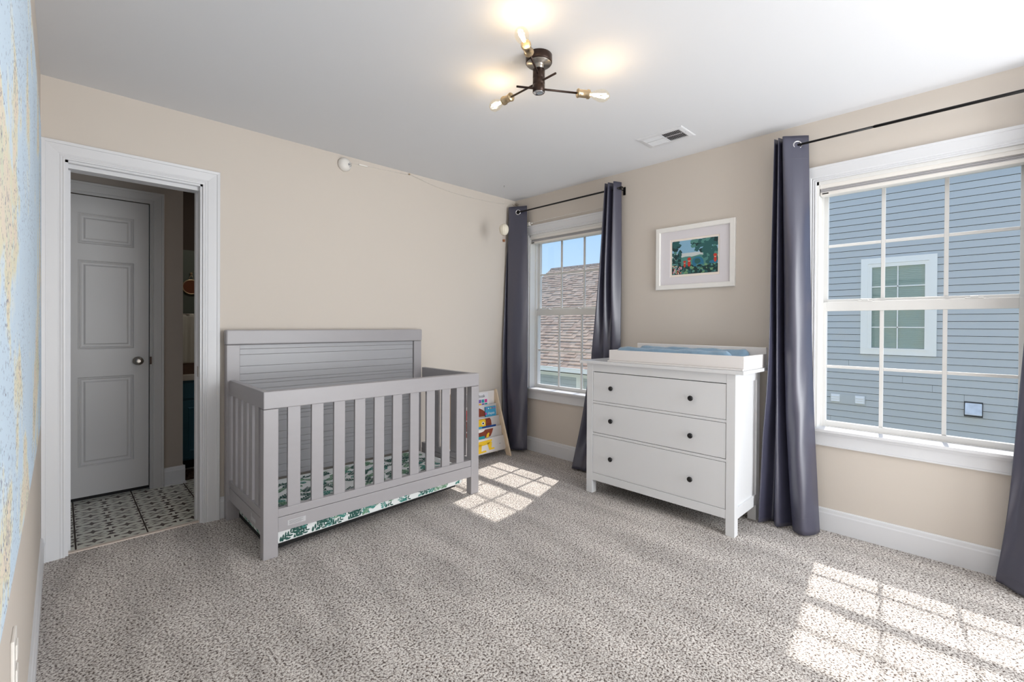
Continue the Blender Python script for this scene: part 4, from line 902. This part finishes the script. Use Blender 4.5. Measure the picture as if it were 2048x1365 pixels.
# lower house with the shingled roof
lh = thing('shingled_house', (8.5, 5.2, GZ), 'neighbouring house with a brown shingled roof outside the corner window', 'house')
ry0, ry1 = 1.9, 8.62; ex, ez, gx, gz = 6.0, .165, 10.5, 3.435
B('wall', SIDEB, lh, (ex + .45, 14, ry0 + .1, ry1 - .15, GZ, ez - .05))
z = -.10; 
while z > GZ:
    for (a, b) in ((ry0 + .1, 3.95), (4.17, ry1 - .15)):
        m2 = MB(); m2.prism([(ex + .425, z - .115), (ex + .438, z), (ex + .45, z), (ex + .45, z - .115)], a, b, lambda a_, b_, d_: (a_, d_, b_)); m2.build('siding_board', SIDE, lh)
    z -= .12
B('corner_board', EXTW, lh, (ex + .40, ex + .45, 3.95, 4.17, GZ, -.10)); B('band_board', EXTW, lh, (ex + .40, ex + .45, 4.17, ry1 - .15, -1.2, -.42)); 
B('soffit', EXTW, lh, (ex + .02, ex + .5, ry0, ry1, -.02, 0.0)); B('frieze', EXTW, lh, (ex + .41, ex + .45, ry0 + .1, ry1 - .15, -.14, -.02))
B('gutter', EXTW, lh, (ex - .11, ex + .02, ry0 - .05, ry1 + .05, .035, .150), (ex - .125, ex - .10, ry0 - .05, ry1 + .05, .135, .158), bevel=.012)
sv = Vector((gx - ex, 0, gz - ez)); SL = sv.length; sd_ = sv / SL; nv = Vector((-sd_.z, 0, sd_.x))
def RP(y, s, h): q = Vector((ex, y, ez)) + sd_ * s + nv * h; return (q.x, q.y, q.z)
m2 = MB(); m2.face([RP(ry0, -.03, -.002), RP(ry1, -.03, -.002), RP(ry1, SL, -.002), RP(ry0, SL, -.002)]); m2.face([RP(ry0, SL, 0), RP(ry1, SL, 0), (2 * gx - ex, ry1, ez), (2 * gx - ex, ry0, ez)])
m2.face([RP(ry1, 0, -.01), RP(ry1, SL, -.01), (2 * gx - ex, ry1, ez)]); m2.face([RP(ry0, 0, -.01), RP(ry0, SL, -.01), (2 * gx - ex, ry0, ez)]); m2.build('roof_deck', SHADOWSH, lh)
rnd = random.Random(6); expo = .135; rowsN = int(SL / expo); big = [MB(), ]; count = 0
def shingle(mb, y0, y1, s0, mi, th): mb.prism([(s0, .004 + th), (s0 + expo * 1.12, .003), (s0 + expo * 1.12, -.001), (s0, .0)], y0, y1, lambda a, b, d: RP(d, a, b), mi)
for r in range(rowsN + 1):
    s0 = r * expo - .03; y = ry0 - rnd.random() * .2
    while y < ry1:
        wd = rnd.uniform(.13, .24); y1_ = min(ry1 + .03, y + wd - .004); ya_ = max(ry0, y)
        if y1_ > ya_ + .02:
            mi = rnd.randrange(3); th = .020 if rnd.random() < .62 else .006
            if r < 13 and 3.3 < y < 5.9 and count < 300:
                m2 = MB(); shingle(m2, ya_, y1_, s0, 0, th); m2.build('shingle', SHIN[mi], lh); count += 1
            else: shingle(big[0], ya_, y1_, s0, mi, th)
        y += wd
so_ = big[0].build('shingles', SHIN, lh); so_['kind'] = 'stuff'
m2 = MB(); y = ry0
while y < ry1: m2.prism([(SL - .10, .02), (SL + .02, .045), (SL + .02, .03), (SL - .10, .0)], y, min(y + .28, ry1), lambda a, b, d: RP(d, a, b)); y += .30
m2.build('ridge_cap', SHIN[1], lh)
